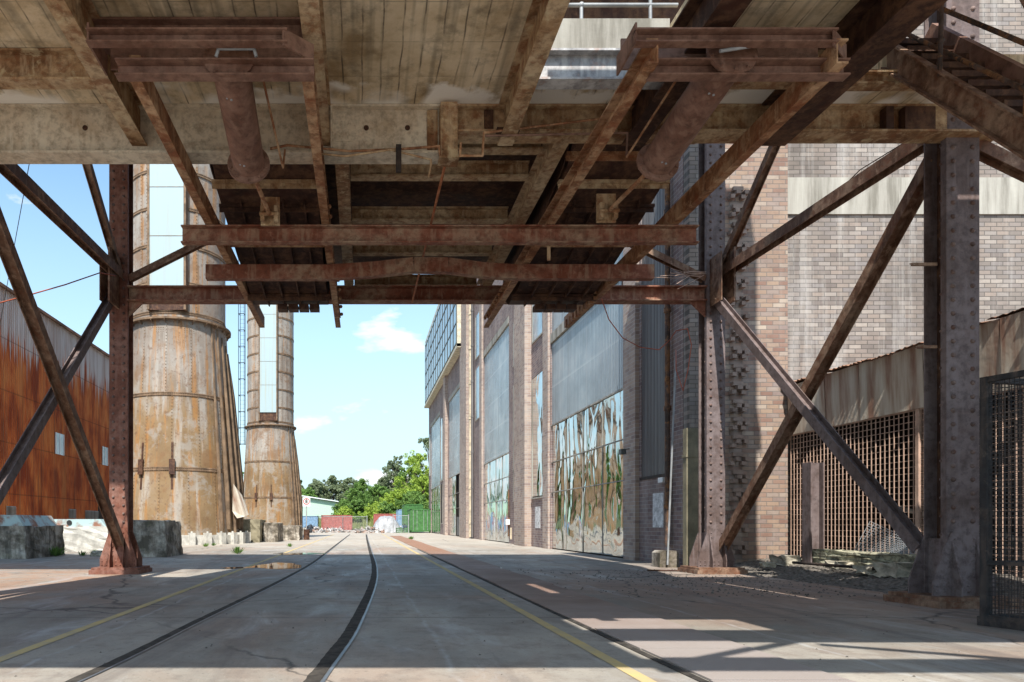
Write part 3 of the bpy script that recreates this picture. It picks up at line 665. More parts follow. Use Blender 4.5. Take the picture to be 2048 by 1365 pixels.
def cylinder(a, b, c, label):
    a, b, c = Vector(a), Vector(b), Vector(c); d = (b - a).normalized()
    t = thing('air_cylinder', a, label, 'air cylinder', 'air cylinders hung under the gantry')
    m = MB(); m.cyl(a, b, .2, n=32); m.build('barrel', 'choc', t)
    for p in (a, b):
        m = MB(); m.cyl(p - d * .02, p + d * .02, .265, n=32)
        for k in range(10):
            q = d.cross(Vector((1, 0, 0))).normalized(); r = d.cross(q); e = p + (q * math.cos(k * .628) + r * math.sin(k * .628)) * .235; m.cyl(e - d * .04, e + d * .045, .018, n=6)
        m.build('flange', 'choc', t)
    m = MB(); m.cyl(b + d * .02, b + d * .08, .09, n=16); m.cyl(b, c, .03, n=12); m.build('piston_rod', 'rail', t)
    m = MB(); m.box(c.x - .13, c.x - .07, c.y, c.y + .14, c.z - .1, c.z + .12); m.box(c.x + .07, c.x + .13, c.y, c.y + .14, c.z - .1, c.z + .12); m.cyl(c - Vector((.14, 0, 0)), c + Vector((.14, 0, 0)), .03, n=10); m.box(c.x - .14, c.x + .14, c.y + .12, c.y + .15, c.z - .12, c.z + .3); m.build('clevis', 'tan', t)
    for f in (.28, .93):
        p = a.lerp(b, f) + Vector((-.03, -.15, -.14)); m = MB()
        for k in range(4): e = Vector((math.cos(k * 1.57 + .4), 0, math.sin(k * 1.57 + .4))) * .035; m.cyl(p, p + e, .012, n=6); m.ball(p + e, .016, 6)
        m.cyl(p + Vector((0, .05, .03)), p, .018, n=8); m.build('tap', 'white' if 0 else 'grey_pipe', t)
    return t
cL = cylinder((-1.38, 7.25, 5.92), (-1.43, 8.8, 5.62), (-1.36, 10.2, 5.62), 'brown air cylinder slanting down under the left end of the deck')
cR = cylinder((3.8, 7.2, 5.95), (3.69, 8.75, 5.62), (3.56, 10.1, 5.62), 'brown air cylinder slanting down in front of the right hopper')
m = MB(); m.tube([(-1.49, 7.12, 5.85), (-1.46, 7.1, 5.92), (-1.2, 7.1, 5.92), (-1.1, 7.1, 5.92), (-1.08, 7.12, 5.85)], .018); m.build('air_fitting', 'grey_pipe', cL)
m = MB(); m.tube([(3.6, 7.05, 5.86), (3.85, 7.05, 5.9), (3.98, 7.1, 5.95)], .018); m.build('air_fitting', 'grey_pipe', cR)

# pipes & rods on the gantry
def pipe(pts, r, mat, name, label, cat, n=8): return MB().tube(pts, r, n).build(name, mat, label=label, cat=cat)
pipe([P(x, y, 9.1) for x, y in ((540, 298), (575, 291), (700, 303), (800, 299), (878, 293), (880, 312))], .017, 'rail', 'air_pipe', 'thin pipe with pale elbow crossing the girder left of the splice', 'pipe')
pipe([P(x, y, 9.05) for x, y in ((640, 308), (690, 313), (780, 300), (862, 320), (862, 332), (857, 356))], .014, 'tan', 'air_pipe', 'sagging tan pipe ending in a drooping nozzle by the splice', 'pipe')
pipe([P(x, y, 9.0) for x, y in ((1200, 238), (968, 266), (965, 312), (920, 312), (922, 286))], .016, 'rail', 'air_pipe', 'bent pipe with a square loop hanging right of the splice', 'pipe')
pipe([P(x, y, 9.05) for x, y in ((965, 272), (1255, 266), (1253, 312))], .014, 'choc', 'air_pipe', 'long thin pipe running to the right along the girder flange', 'pipe')
pipe([P(524, 150, 7.6), P(566, 336, 9.0), P(570, 300, 9.05)], .014, 'rail', 'hanging_rod', 'thin rusty rod hooking down beside the left air cylinder', 'rod')
pipe([P(1358, 152, 7.6), P(1253, 315, 8.9)], .014, 'rail', 'hanging_rod', 'thin rusty rod slanting down left of the right air cylinder', 'rod')
pipe([(1.1, 9.25, 5.88), (1.1, 15.5, 6.0)], .02, 'orange', 'tie_rod', 'bright orange rusty rod running from the splice plate to the far beam', 'rod')
m = MB(); p = P(797, 330, 9.05); m.box(p.x - .035, p.x + .035, 9.0, 9.06, p.z - .1, p.z + .24); m.build('bracket', 'dark', gan)
# cables
pipe([P(x, y, Y) for x, y, Y in ((-30, 614, 12), (60, 590, 12.5), (130, 570, 13), (200, 546, 14.2), (232, 552, 15))], .012, 'hose', 'red_cable', 'slack red cable tied to the left riveted column', 'cable', 6)
cab = [P(x, y, Y) for x, y, Y in ((1203, 598, 15.4), (1218, 640, 15.6), (1245, 676, 16), (1280, 695, 16.3), (1318, 700, 16.5), (1340, 680, 16.5), (1352, 662, 16.5), (1375, 658, 16.6), (1383, 690, 16.6), (1376, 740, 16.6), (1366, 782, 16.6), (1352, 740, 17), (1352, 700, 17))]
pipe(cab, .011, 'hose', 'orange_hose', 'looping orange red hose hanging by the brick wall behind the right column', 'hose', 6)
m = MB()
for k in range(9):
    a = P(1405 + random.uniform(-8, 8), 552 + random.uniform(-8, 10), 15.3); b = P(1300 + random.uniform(0, 60), 540 + random.uniform(-5, 50), 15.1 + random.uniform(-.2, .2)); c = a.lerp(b, .5) + Vector((0, 0, random.uniform(-.08, .06)))
    m.tube([a, c, b], .006, 4)
m.build('loose_wire', 'meshbar', label='bundle of frayed rusty wires at the far right column node', cat='wire')
pipe([P(x, y, Y) for x, y, Y in ((1458, 548, 15.2), (1540, 480, 13.9), (1600, 435, 13), (1660, 400, 12.2), (1720, 340, 11.4), (1810, 285, 10.3))], .009, 'darkrust', 'thin_cable', 'thin dark cable lashed along the sloping right strut', 'cable', 5)
pipe([(-9.5, 20, 11.5), (-13.8, 27, 9.8), (-18, 34, 8.6)], .012, 'black', 'overhead_wire', 'thin dark overhead wire crossing the sky at left', 'wire', 5)

# ================================================================= CHIMNEYS
def ring(m, cx, cy, z, r, h, n=72, t=.05, r2=None):
    r2 = r if r2 is None else r2
    for k in range(n):
        a0 = 2 * math.pi * k / n; a1 = 2 * math.pi * (k + 1) / n; vs = []
        for a in (a0, a1):
            for rr, zz in ((r, z), (r + t, z), (r2 + t, z + h), (r2, z + h)): vs.append((cx + rr * math.cos(a), cy + rr * math.sin(a), zz))
        m.add(vs, [(0, 1, 5, 4), (1, 2, 6, 5), (2, 3, 7, 6)], False)
def chimney(loc, label):
    cx, cy = loc; c = thing('chimney', (cx, cy, 0), label, 'chimney', 'riveted steel chimneys left of the track')
    prof = [(.35, 3.45), (4.0, 3.18), (8.0, 2.9), (12.0, 2.68), (12.6, 2.62), (36, 2.62)]
    def rad(z):
        for (z0, r0), (z1, r1) in zip(prof, prof[1:]):
            if z <= z1: return r0 + (r1 - r0) * (z - z0) / (z1 - z0)
        return prof[-1][1]
    n = 72; m = MB(); vs = [(cx + r * math.cos(2 * math.pi * i / n), cy + r * math.sin(2 * math.pi * i / n), z) for z, r in prof for i in range(n)]
    m.add(vs, [(k * n + i, k * n + (i + 1) % n, (k + 1) * n + (i + 1) % n, (k + 1) * n + i) for k in range(len(prof) - 1) for i in range(n)], True); m.build('shell', 'chimney', c)
    m = MB()
    for z in (4.0, 8.0): ring(m, cx, cy, z - .1, rad(z - .1), .2, t=.03, r2=rad(z + .1))
    for k in range(11): z = 14.0 + k * 2.0; ring(m, cx, cy, z - .09, 2.62, .18, t=.035)
    for z, lo in ((4.0, 1), (8.0, 1), (12.4, 1)) + tuple((14 + 2 * k, 1) for k in range(6)):
        r = rad(z) + .035
        for k in range(90):
            a = -math.pi + .15 + k * (math.pi - .3) / 89
            for dz in (-.06, .06): m.rivet((cx + r * math.cos(a), cy + r * math.sin(a), z + dz), (math.cos(a), math.sin(a), 0), .034)
    m.build('rivet_band', 'rivet_band', c)
    m = MB(); ring(m, cx, cy, 12.0, 2.62, .1, t=.32); ring(m, cx, cy, 12.1, 2.6, .35, t=.05)
    for k in range(24):
        a = 2 * math.pi * k / 24; m.bar((cx + 2.7 * math.cos(a), cy + 2.7 * math.sin(a), 11.85), (cx + 2.92 * math.cos(a), cy + 2.92 * math.sin(a), 11.98), .03, .1)
    m.build('ring_flange', 'rivet_band', c)
    # vertical seams
    m = MB(); m.m2 = 'seamplate'
    for (z0, z1, ph) in ((.4, 3.95, 0.1), (4.1, 7.95, .3), (8.1, 11.9, 0.18)):
        for k in range(8):
            a = -math.pi + ph + k * .47
            if math.sin(a) > .25: continue
            r0, r1 = rad(z0), rad(z1); ca, sa = math.cos(a), math.sin(a)
            m.cur = 0; m.bar((cx + (r0 + .005) * ca, cy + (r0 + .005) * sa, z0), (cx + (r1 + .005) * ca, cy + (r1 + .005) * sa, z1), .11, .02, (ca, sa, 0)); m.cur = 1
            q = int((z1 - z0) / .17)
            for j in range(q): t = (j + .5) / q; r = r0 + (r1 - r0) * t + .015; m.rivet((cx + r * ca, cy + r * sa, z0 + (z1 - z0) * t), (ca, sa, 0), .03)
    for a in (-1.57 - .42, -1.57 + .42, -1.57 - .58, -1.57 + .62):
        ca, sa = math.cos(a), math.sin(a); r = 2.63; m.cur = 0; m.bar((cx + r * ca, cy + r * sa, 12.5), (cx + r * ca, cy + r * sa, 32), .14, .03, (ca, sa, 0)); m.cur = 1
        for j in range(90): m.rivet((cx + (r + .015) * ca, cy + (r + .015) * sa, 12.6 + j * .19), (ca, sa, 0), .03)
    for a in (-1.75, -1.2):     # rivet patches under the ring
        for i in range(5):
            for j in range(7): b = a + i * .045; m.rivet((cx + 2.7 * math.cos(b), cy + 2.7 * math.sin(b), 10.9 + j * .11), (math.cos(b), math.sin(b), 0), .03)
    m.m2 = 'seamplate'; m.build('seam', 'chimney', c)
    # flue panel
    m = MB(); m.box(cx - .82, cx + .98, cy - 2.78, cy - 2.2, 13.4, 30); m.build('flue_panel', 'flue', c)
    m = MB()
    for k in range(6): m.box(cx - .83, cx + .99, cy - 2.79, cy - 2.77, 16.4 + k * 2.6, 16.43 + k * 2.6)
    m.box(cx - .95, cx - .83, cy - 2.8, cy - 2.2, 12.5, 30); m.box(cx + .99, cx + 1.11, cy - 2.8, cy - 2.2, 12.5, 30); m.build('panel_frame', 'rivet_band', c)
    m = MB(); m.box(cx - .83, cx + .99, cy - 2.7, cy - 2.3, 12.5, 13.4); m.build('flue_recess', 'darkrust', c)
    # brackets
    for a in (-1.95, -1.42):
        ca, sa = math.cos(a), math.sin(a); m = MB(); m.bar((cx + 3.22 * ca, cy + 3.22 * sa, 2.9), (cx + 3.06 * ca, cy + 3.06 * sa, 5.4), .12, .1, (ca, sa, 0)); m.bar((cx + 3.3 * ca, cy + 3.3 * sa, 3.7), (cx + 3.25 * ca, cy + 3.25 * sa, 4.5), .3, .1, (ca, sa, 0)); m.build('bracket', 'darkrust', c)
    # anchor ring
    m = MB(); ring(m, cx, cy, .0, 3.4, .5, t=.45); 
    for k in range(17):
        a = -math.pi - .2 + k * .22; r = 3.85; ca, sa = math.cos(a), math.sin(a); m.bar((cx + r * ca, cy + r * sa, 0), (cx + r * ca, cy + r * sa, .62), .42, .3, (sa, -ca, 0)); m.cyl((cx + r * ca, cy + r * sa, .55), (cx + r * ca, cy + r * sa, .7), .06, n=8)
    m.build('anchor_ring', 'pale_concrete', c)
    # flue fins on the right flank
    for k in range(6):
        a = -.62 + k * .16; ca, sa = math.cos(a), math.sin(a); m = MB(); zt = 12.2 - k * .35
        m.prism([(0, .5 + .3 * (k % 2)), (0, zt), (.08, zt), (.14 + .03 * k, 8.3), (.24 + .04 * k, 3.2), (.22, .5 + .3 * (k % 2))], -.035, .035, 'y')
        vs = []
        for v in m.v:
            r = rad(v[2]) + v[0]; vs.append((cx + r * ca - v[1] * sa, cy + r * sa + v[1] * ca, v[2]))
        m.v = vs; m.build('fin', 'fin', c)
    return c
c1 = chimney((-10.5, 40.0), 'nearest fat riveted steel chimney behind the left column'); c2 = copytree(c1, None, Vector((-10.5, 80.0, 0)), 'farther riveted chimney with blue flue panel beside the speed sign')
# torn sheet flap on the near chimney
m = MB(); m.add([(-7.1, 38.5, 3.3), (-6.95, 38.4, 3.1), (-6.45, 38.4, 1.5), (-6.9, 38.5, 1.4), (-7.2, 38.7, 1.8)], [(0, 1, 2, 3, 4)]); m.add([(-6.95, 38.4, 3.1), (-6.7, 38.9, 2.7), (-6.3, 38.8, 1.6), (-6.45, 38.4, 1.5)], [(0, 1, 2, 3)])
o = m.build('torn_sheet', 'fascia', c1)
# ladder
ld = thing('caged_ladder', (-9.2, 55.0, 7.5), 'slim caged steel ladder hanging against the sky between the chimneys', 'ladder')
X0 = (480.5 - VX) * 55 / F; X1 = (490.5 - VX) * 55 / F; zt, zb = 24.0, H - (890 - VY) * 55 / F
m = MB()
for x, y in ((X0, 55), (X1, 55), (X0 - .05, 54.5), (X1, 54.5)): m.cyl((x, y, zb), (x, y, zt), .025, n=6)
m.build('rail', 'darkframe', ld); m = MB()
for k in range(13):
    z = zb + k * 1.27; m.tube([(X0, 55, z), (X0 - .05, 54.5, z), (X1, 54.5, z), (X1, 55, z)], .028, 5)
    for q in range(4): m.bar((X0, 54.95, z + q * .317), (X1, 54.95, z + q * .317), .012, .012)
m.build('rung', 'darkframe', ld)

# ================================================================= RUSTY WAREHOUSE
wh = thing('rusty_warehouse', (-18, 45, 0), 'long corrugated warehouse red with rust behind the left column', 'warehouse')
m = MB(); m.box(-34, -18, 28, 64, 1.3, 12.9); m.build('wall', 'rustsheet', wh)
m = MB(); m.prism([(-17.8, 12.85), (-17.8, 13.0), (-26, 16), (-34.2, 13.0), (-34.2, 12.85), (-26, 15.8)], 27.8, 64.2, 'y'); m.build('roof', 'roofsheet', wh)
m = MB(); m.box(-34, -18.03, 28, 64, 0, 1.3); m.build('plinth', 'plinth', wh)
for x0, x1, y0, y1 in ((110, 126, 865, 908), (204, 214, 893, 930)):
    Ya = -18 * F / (x0 - VX); Yb = -18 * F / (x1 - VX); zt = H + (VY - y0) * Ya / F; zb = H + (VY - y1) * Ya / F
    m = MB(); m.box(-18.02, -17.96, Ya, Yb, zb, zt); m.build('window', 'glass', wh)
    m = MB()
    for yy in (Ya, (Ya + Yb) / 2, Yb): m.box(-17.96, -17.93, yy - .03, yy + .03, zb, zt)
    m.build('window_bar', 'white', wh)
for x0, x1, y0, y1 in ((12, 31, 1012, 1034), (137, 151, 1018, 1037), (170, 196, 1021, 1038), (206, 218, 1023, 1038)):
    Ya = -18 * F / (x0 - VX); Yb = -18 * F / (x1 - VX); zt = H + (VY - y0) * Ya / F; zb = H + (VY - y1) * Ya / F
    m = MB(); n = 8
    for k in range(n): z = zb + (zt - zb) * k / n; m.prism([(-17.99, z), (-17.93, z), (-17.99, z + (zt - zb) / n * .9)], Ya, Yb, 'y')
    m.build('vent', 'lintel', wh)
m = MB(); m.box(-18.01, -17.97, 47.6, 49, 1.4, 3.3); m.build('door', 'opening', wh)

# concrete foundation blocks
def block(x0, x1, y0, y1, h, taper, label, mat='plinth', top=None):
    t = thing('concrete_block', ((x0 + x1) / 2, y0, 0), label, 'concrete block', 'concrete foundation blocks on the left')
    m = MB(); n = 7; rng = random.Random(int(abs(x0 * 100)))
    bm = bmesh.new(); bmesh.ops.create_cube(bm, size=1); bmesh.ops.subdivide_edges(bm, edges=bm.edges[:], cuts=6, use_grid_fill=True)
    for v in bm.verts:
        z = (v.co.z + .5); k = 1 - taper * z; j = .035
        v.co = Vector(((x0 + x1) / 2 + v.co.x * (x1 - x0) * k + rng.uniform(-j, j), (y0 + y1) / 2 + v.co.y * (y1 - y0) * k + rng.uniform(-j, j), z * h + (rng.uniform(-j, j) if z > .01 else 0)))
    vs = [tuple(v.co) for v in bm.verts]; bm.verts.index_update(); fs = [tuple(v.index for v in f.verts) for f in bm.faces]; bm.free()
    m.add(vs, fs); m.build('block', mat, t)
    if top:
        m = MB(); m.prism([(x0 + .1, h - .02), (x1 - .1, h - .02), (x1 - .35, h + top), (x0 + .1, h + top)], y0 + .15, y1 - .3, 'y'); m.build('steel_cap', 'cap', t)
        m = MB(); m.cyl(((x0 + x1) / 2 - .2, y0 + .12, h + top * .55), ((x0 + x1) / 2 - .2, y0 + .16, h + top * .55), .1, n=14); m.build('hole', 'black', t)
    return t
M['cap'] = NT('teal flaking cap paint'); t = M['cap']; M['cap'] = t.fin(t.mix(t.rng(t.noise(2.2, 7), .45, .6), (.38, .5, .5), (.25, .12, .08)), .7, .3)
block(-13.4, -10.5, 21.8, 24.7, 1.02, .04, 'dark stained concrete block with a steel cap at the left edge', top=.36)
block(-12.6, -9.9, 27.2, 30, .98, .02, 'paler sunlit concrete block left of the red column', 'pale_concrete', top=.3)
block(-7.75, -6.45, 23.0, 25.2, 1.2, .12, 'slanted grey concrete block right of the red column')
block(-7.2, -6.05, 41.2, 44, 1.35, .02, 'yellowish concrete block between the chimneys', 'olive_post')
block(-5.98, -5.1, 42.2, 45, 1.15, .03, 'dark concrete block in front of the far chimney')
block(-5.6, -4.25, 47.0, 50, .95, .03, 'lowest dark concrete block just left of the sign')
block(-9.2, -8.6, 23.6, 24.1, .16, .2, 'small pale lump of concrete by the left weeds', 'stone')

# weeds
def weed(x, y, s, label):
    m = MB(); rng = random.Random(int(x * 77 + y * 31))
    for i in range(60):
        a = rng.random() * 6.28; r = s * rng.random() * .6; h = s * rng.uniform(.2, .7); b = Vector((x + r * math.cos(a) * .5, y + r * math.sin(a) * .5, 0)); tpt = Vector((x + r * math.cos(a) * 1.3, y + r * math.sin(a) * 1.3, h))
        sd = Vector((math.sin(a), -math.cos(a), 0)) * s * .06; m.add([b, b.lerp(tpt, .5) + sd, tpt, b.lerp(tpt, .5) - sd], [(0, 1, 2, 3)])
    m.build('weed', 'leaf_mid', label=label, cat='weed', group='weeds growing in the yard', fix=False)
for (px, py, s, l) in ((112, 1113, .55, 'bushiest weed at the foot of the dark left block'), (165, 1112, .3, 'low weed between the left block and the red column'), (188, 1110, .3, 'low weed just left of the red column'), (373, 1090, .3, 'small weed at the foot of the near chimney, nearest the slanted block'), (411, 1094, .3, 'small weed in front of the white anchor blocks'), (427, 1092, .25, 'small weed under the white anchor blocks, further right'), (475, 1108, .45, 'tall thin weed in the yard past the chimney'), (580, 1094, .3, 'weed beside the sign bollard'), (823, 1079, .4, 'weed on the sunlit yard beside the mirrored building')):
    q = G(px, py); weed(q.x, q.y, s, l)

# ================================================================= POWERHOUSE
ph = thing('brick_powerhouse', (12, 50, 0), 'tall brick powerhouse with mirrored and translucent panels along the right of the yard', 'building')
W0 = 8.2; TOP = 24
bays = [(21.9, 30.5, 5.36, 8.9), (39.2, 47.4, 5.1, 12.3), (57.0, 66.7, 5.4, 12.6), (74.0, 84.0, 5.2, 12.6)]
m = MB()   # wall skin built as piers, spandrels and backing
ylist = [17.6, 18.8, 20.6, 21.9, 30.5, 39.2, 47.4, 57.0, 66.7, 74.0, 84.0, 86.5]
m.box(W0, 16, 17.9, 18.8, 0, TOP)
m.box(W0, 9, 18.8, 20.6, 0, 2.45); m.box(W0, 9, 18.8, 20.6, 15, TOP); m.box(W0, 9, 20.6, 21.9, 0, TOP)
m.box(W0, 9, 21.9, 30.5, 12.6, TOP); m.box(W0, 9, 47.4, 57, 0, TOP); m.box(W0, 9, 66.7, 74, 0, TOP); m.box(W0, 9, 84, 86.5, 0, TOP)
m.box(W0, 9, 33.8, 39.2, 0, TOP); m.box(W0, 9, 30.5, 31.7, 0, TOP); m.box(W0, 9, 31.7, 33.8, 0, 2.3); m.box(W0, 9, 31.7, 33.8, 8.1, 9.8); m.box(W0, 9, 31.7, 33.8, 12.5, TOP)
for y0, y1, a, b in bays[1:]: m.box(W0, 9, y0, y1, b + .5, TOP)
m.box(8.9, 30, 17.95, 86, 0, TOP - .1)
m.build('side_wall', 'brick_side', ph)
for y0, y1, a, b in bays:
    for s, e in ((y0, y1),):
        MB().box(W0 - .02, 8.6, s, e, b + .05, b + .45).build('lintel', 'lintel', ph)
for (y0, y1, d) in ((34.0, 36.4, .33), (53.4, 56.9, .3), (20.75, 21.7, .12), (30.6, 31.5, .1), (67.2, 68.6, .3), (47.5, 48.4, .12)):
    m = MB(); m.box(W0 - d, W0 + .01, y0, y1, 0, TOP); m.build('pilaster', 'pilaster', ph)
# panels
for i, (y0, y1, a, b) in enumerate(bays):
    nseg = 4; seg = (y1 - y0) / nseg
    for k in range(nseg):
        if i == 2 and k == 1: 
            MB().box(W0 + .25, W0 + .3, y0 + k * seg, y0 + (k + 1) * seg, 0, a).build('door_opening', 'opening', ph)
            MB().box(W0 + .06, W0 + .1, y0 + k * seg, y0 + (k + .8) * seg, .1, 1.7).build('door', 'darkcorr', ph); continue
        m = MB(); off = [0, .02, .008, .028][k]
        m.quad((W0 + .05 + off, y0 + k * seg + .01, .05), (W0 + .05 + off * .3, y0 + (k + 1) * seg - .01, .05), (W0 + .05 + off * .3, y0 + (k + 1) * seg - .01, a), (W0 + .05 + off, y0 + k * seg + .01, a)); m.build('mirror_panel', 'mirror', ph)
    m = MB()
    for z in (2.45, 3.75): m.box(W0 + .02, W0 + .045, y0, y1, z, z + .035)
    for k in range(1, nseg): m.box(W0 + .03, W0 + .045, y0 + k * seg - .02, y0 + k * seg + .02, .05, a)
    m.box(W0 + .01, W0 + .06, y0, y1, a - .02, a + .04); m.build('panel_rail', 'lintel', ph)
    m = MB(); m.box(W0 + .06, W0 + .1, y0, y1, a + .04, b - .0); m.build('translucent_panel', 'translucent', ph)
    m = MB(); m.box(W0 + .2, W0 + .3, y0, y1, 0, b); m.build('backing', 'opening', ph)
# upper panes
MB().box(W0 + .06, W0 + .1, 21.9, 30.5, 9.35, 12.6).build('translucent_panel', 'translucent', ph)
MB().box(W0 + .02, W0 + .08, 18.8, 20.6, 2.45, 15).build('corrugated_panel', 'darkcorr', ph)
MB().box(W0 - .03, W0 + .04, 18.75, 20.65, 2.38, 2.46).build('panel_sill', 'dark', ph)
def slim(y0, y1, z0, z1, mat='glass', nb=3):
    m = MB(); m.box(W0 - .012, W0 + .1, y0, y1, z0, z1); f = m.build('window', mat, ph)
    m = MB(); m.box(W0 - .04, W0 - .013, y0 - .05, y0, z0 - .05, z1); m.box(W0 - .04, W0 - .013, y1, y1 + .05, z0 - .05, z1); m.box(W0 - .06, W0 - .013, y0 - .08, y1 + .08, z0 - .12, z0 - .05)
    m.build('frame', 'lintel', f)
slim(31.8, 33.7, 9.85, 12.4); slim(31.75, 33.75, 2.4, 8.05, 'mirror')
slim(36.8, 37.9, 9.7, 12.0); slim(36.8, 37.9, 4.1, 8.6, 'translucent'); slim(36.8, 37.9, 2.4, 4.0, 'mirror')
slim(49.0, 50.6, 8.6, 12.2); slim(49.0, 50.6, 13, 16); slim(69.0, 70.6, 5.6, 12.0); slim(71.6, 73.2, 5.6, 12.0); slim(84.5, 85.6, 7, 12)
slim(69.0, 70.6, 1.2, 5.2, 'opening'); slim(71.6, 73.2, 1.2, 5.2, 'opening'); slim(52.6, 53.2, .1, 3.2, 'opening')
# glazed upper bay
gb = MB(); gb.box(7.72, W0, 56.5, 86.3, 15.6, 23.5); gb.build('oriel_body', 'frame', ph)
m = MB(); m.box(7.68, 7.73, 57.2, 85.8, 15.9, 23); m.build('oriel_glazing', 'oriel_glass', ph)
m = MB()
for k in range(15): m.box(7.64, 7.69, 57.2 + k * 2.03, 57.28 + k * 2.03, 15.8, 23)
for k in range(5): m.box(7.64, 7.69, 57.2, 85.8, 15.85 + k * 1.7, 15.92 + k * 1.7)
m.build('glazing_bar', 'darkframe', ph)
m = MB(); m.box(7.6, W0, 56.2, 56.5, 15.3, 23.5); m.box(7.6, W0, 56.2, 86.4, 15.35, 15.6); m.build('oriel_frame', 'frame', ph)
# pipes
def downpipe(x, y, z0, z1, r, mat, cl=True):
    m = MB(); m.cyl((x, y, z0), (x, y, z1), r, n=12)
    z = z0 + 1
    while z < z1 and cl: m.cyl((x, y, z), (x, y, z + .12), r * 1.35, n=12); z += 2.6
    m.build('downpipe', mat, ph)
downpipe(W0 - .12, 18.55, .5, 16, .07, 'rust_pipe'); downpipe(W0 - .12, 52.3, .1, 22, .14, 'cream_pipe'); downpipe(W0 - .14, 51.4, .1, 22, .09, 'darkcorr'); downpipe(W0 - .5, 36.3, 0.3, 0.9, .05, 'cream_pipe', False)
downpipe(W0 - .08, 38.9, .4, 3, .05, 'rust_pipe', False); downpipe(W0 + .3, 17.7, 5.1, 16, .09, 'grey_pipe')
m = MB(); m.box(W0 - .25, W0 - .05, 38.7, 39.1, 1.05, 1.35); m.build('meter_box', 'white', ph)
m = MB(); m.box(W0 - .012, W0 + .01, 19.05, 19.75, 1.0, 1.95); m.build('whitewashed_patch', 'whitewash', ph)
m = MB(); m.box(W0 - .012, W0 + .01, 32.3, 33.2, .9, 1.9); m.build('whitewashed_patch', 'whitewash', ph)
m = MB(); m.box(W0 - .1, W0 - .0, 18.9, 19.2, 2.22, 2.36); m.build('flood_light', 'white', ph)
m = MB(); m.box(W0 - .02, W0 + .0, 21.2, 21.26, 3.3, 3.42); m.bar((W0 - .3, 21.2, 3.35), (W0, 21.2, 3.38), .03, .03); m.box(W0 - .4, W0 - .25, 21.1, 21.3, 3.2, 3.36); m.build('camera_bracket', 'darkframe', ph)
m = MB(); m.box(W0 - .03, W0 + .01, 21.7, 22.1, 8.6, 9.1); m.build('rust_patch', 'darkrust', ph)
# front facing brick
m = MB(); m.box(8.21, 8.95, 17.6, 17.9, 0, TOP); m.box(10.6, 22, 17.62, 17.9, 0, 8.87); m.box(10.6, 22, 17.62, 17.9, 9.8, TOP); m.build('front_wall', 'brick_front', ph)
m = MB(); m.box(8.95, 10.6, 17.45, 17.9, 0, TOP); m.build('front_pier', 'brick_pier', ph)
m = MB(); m.box(10.605, 22, 17.57, 17.9, 8.875, 9.795); m.build('front_lintel', 'lintel', ph)
m = MB(); rng = random.Random(3)
for k in range(84):
    z = .35 + k * .11
    if k % 4 in (0, 1):
        dx = rng.uniform(-.03, .03); m.box(9.13 + dx + (k % 2) * .12, 9.24 + dx * 1.5 + (k % 2) * .12, 17.27 + rng.uniform(0, .06), 17.449, z + .005, z + .1)
        if rng.random() < .9: m.box(9.38 + (k % 2) * .08, 9.49 + (k % 2) * .08, 17.27 + rng.uniform(0, .06), 17.449, z + .005, z + .1)
    elif k % 4 == 2: m.box(9.2, 9.45, 17.36, 17.449, z + .005, z + .1)
m.build('brick_toothing', 'toothing', ph)

m = MB(); m.box(9.92, 9.97, 17.38, 17.45, 2.35, 2.6); m.build('wall_box', 'cap', ph)
# steel post, leaning pipe, block
m = MB(); m.bar((7.93, 16.9, 0), (7.93, 16.9, 3.4), .3, .2, (0, 1, 0)); m.box(7.76, 8.1, 16.78, 17.02, 2.7, 2.76); m.build('steel_post', 'olive_post', label='grimy olive steel post standing just left of the far right column', cat='post')
pipe([P(1335, 1130, 17.5), P(1352, 700, 17.3)], .025, 'grey_pipe', 'leaning_pipe', 'slim pale pipe leaning on the brick wall from the concrete block', 'pipe')
t = thing('concrete_footing', (7.7, 18, 0), 'small squat concrete block at the foot of the brick wall', 'concrete block')
m = MB(); m.prism([(7.48, 0), (7.95, 0), (7.95, .36), (7.88, .42), (7.55, .42), (7.48, .36)], 17.6, 18.1, 'y'); m.build('footing', 'plinth', t)
pipe([(6.55, 16.1, .03), (7.6, 15.9, .03)], .02, 'darkrust', 'loose_bar', 'thin rusty bar lying on the ground left of the far right column', 'bar')

# ================================================================= MESH SHED
sh = thing('mesh_shed', (12, 13, 0), 'low lean-to shed with rusty wire mesh front and stained sheet fascia', 'shed')
SX = 10.65; Y1 = 17.4; Y0 = 6.0
m = MB(); y = Y1
while y > Y0: m.bar((SX, y, .15), (SX, y, 3.3), .016, .016); y -= .125
z = .2
while z < 3.3: m.bar((SX + .012, Y0, z), (SX + .012, Y1, z), .013, .013); z += .125
m.build('mesh_front', 'meshbar', sh)
m = MB(); m.bar((SX, Y1, 3.3), (SX, Y0, 3.3), .05, .05); m.bar((SX, 13.4, 0), (SX, 13.4, 4.4), .08, .08); m.build('mesh_frame', 'meshbar', sh)
ends = [17.4, 16.0, 14.9, 13.2, 11.6, 10, 8, 6]
for k, (a, b) in enumerate(zip(ends, ends[1:])):
    m = MB(); j = random.uniform(-.02, .02); m.add([(SX - .05 + j, b + .01, 3.3), (SX - .05 + j, a - .01, 3.3), (SX - .1, a - .01, 4.5), (SX - .1, b + .01, 4.5), (SX - .03 + j, b + .01, 3.3), (SX - .03 + j, a - .01, 3.3), (SX - .08, a - .01, 4.5), (SX - .08, b + .01, 4.5)], [(0, 1, 2, 3), (4, 5, 6, 7), (0, 1, 5, 4), (3, 2, 6, 7), (0, 3, 7, 4), (1, 2, 6, 5)]); m.build('fascia_sheet', 'fascia', sh)
rng = random.Random(5); y = 17.5
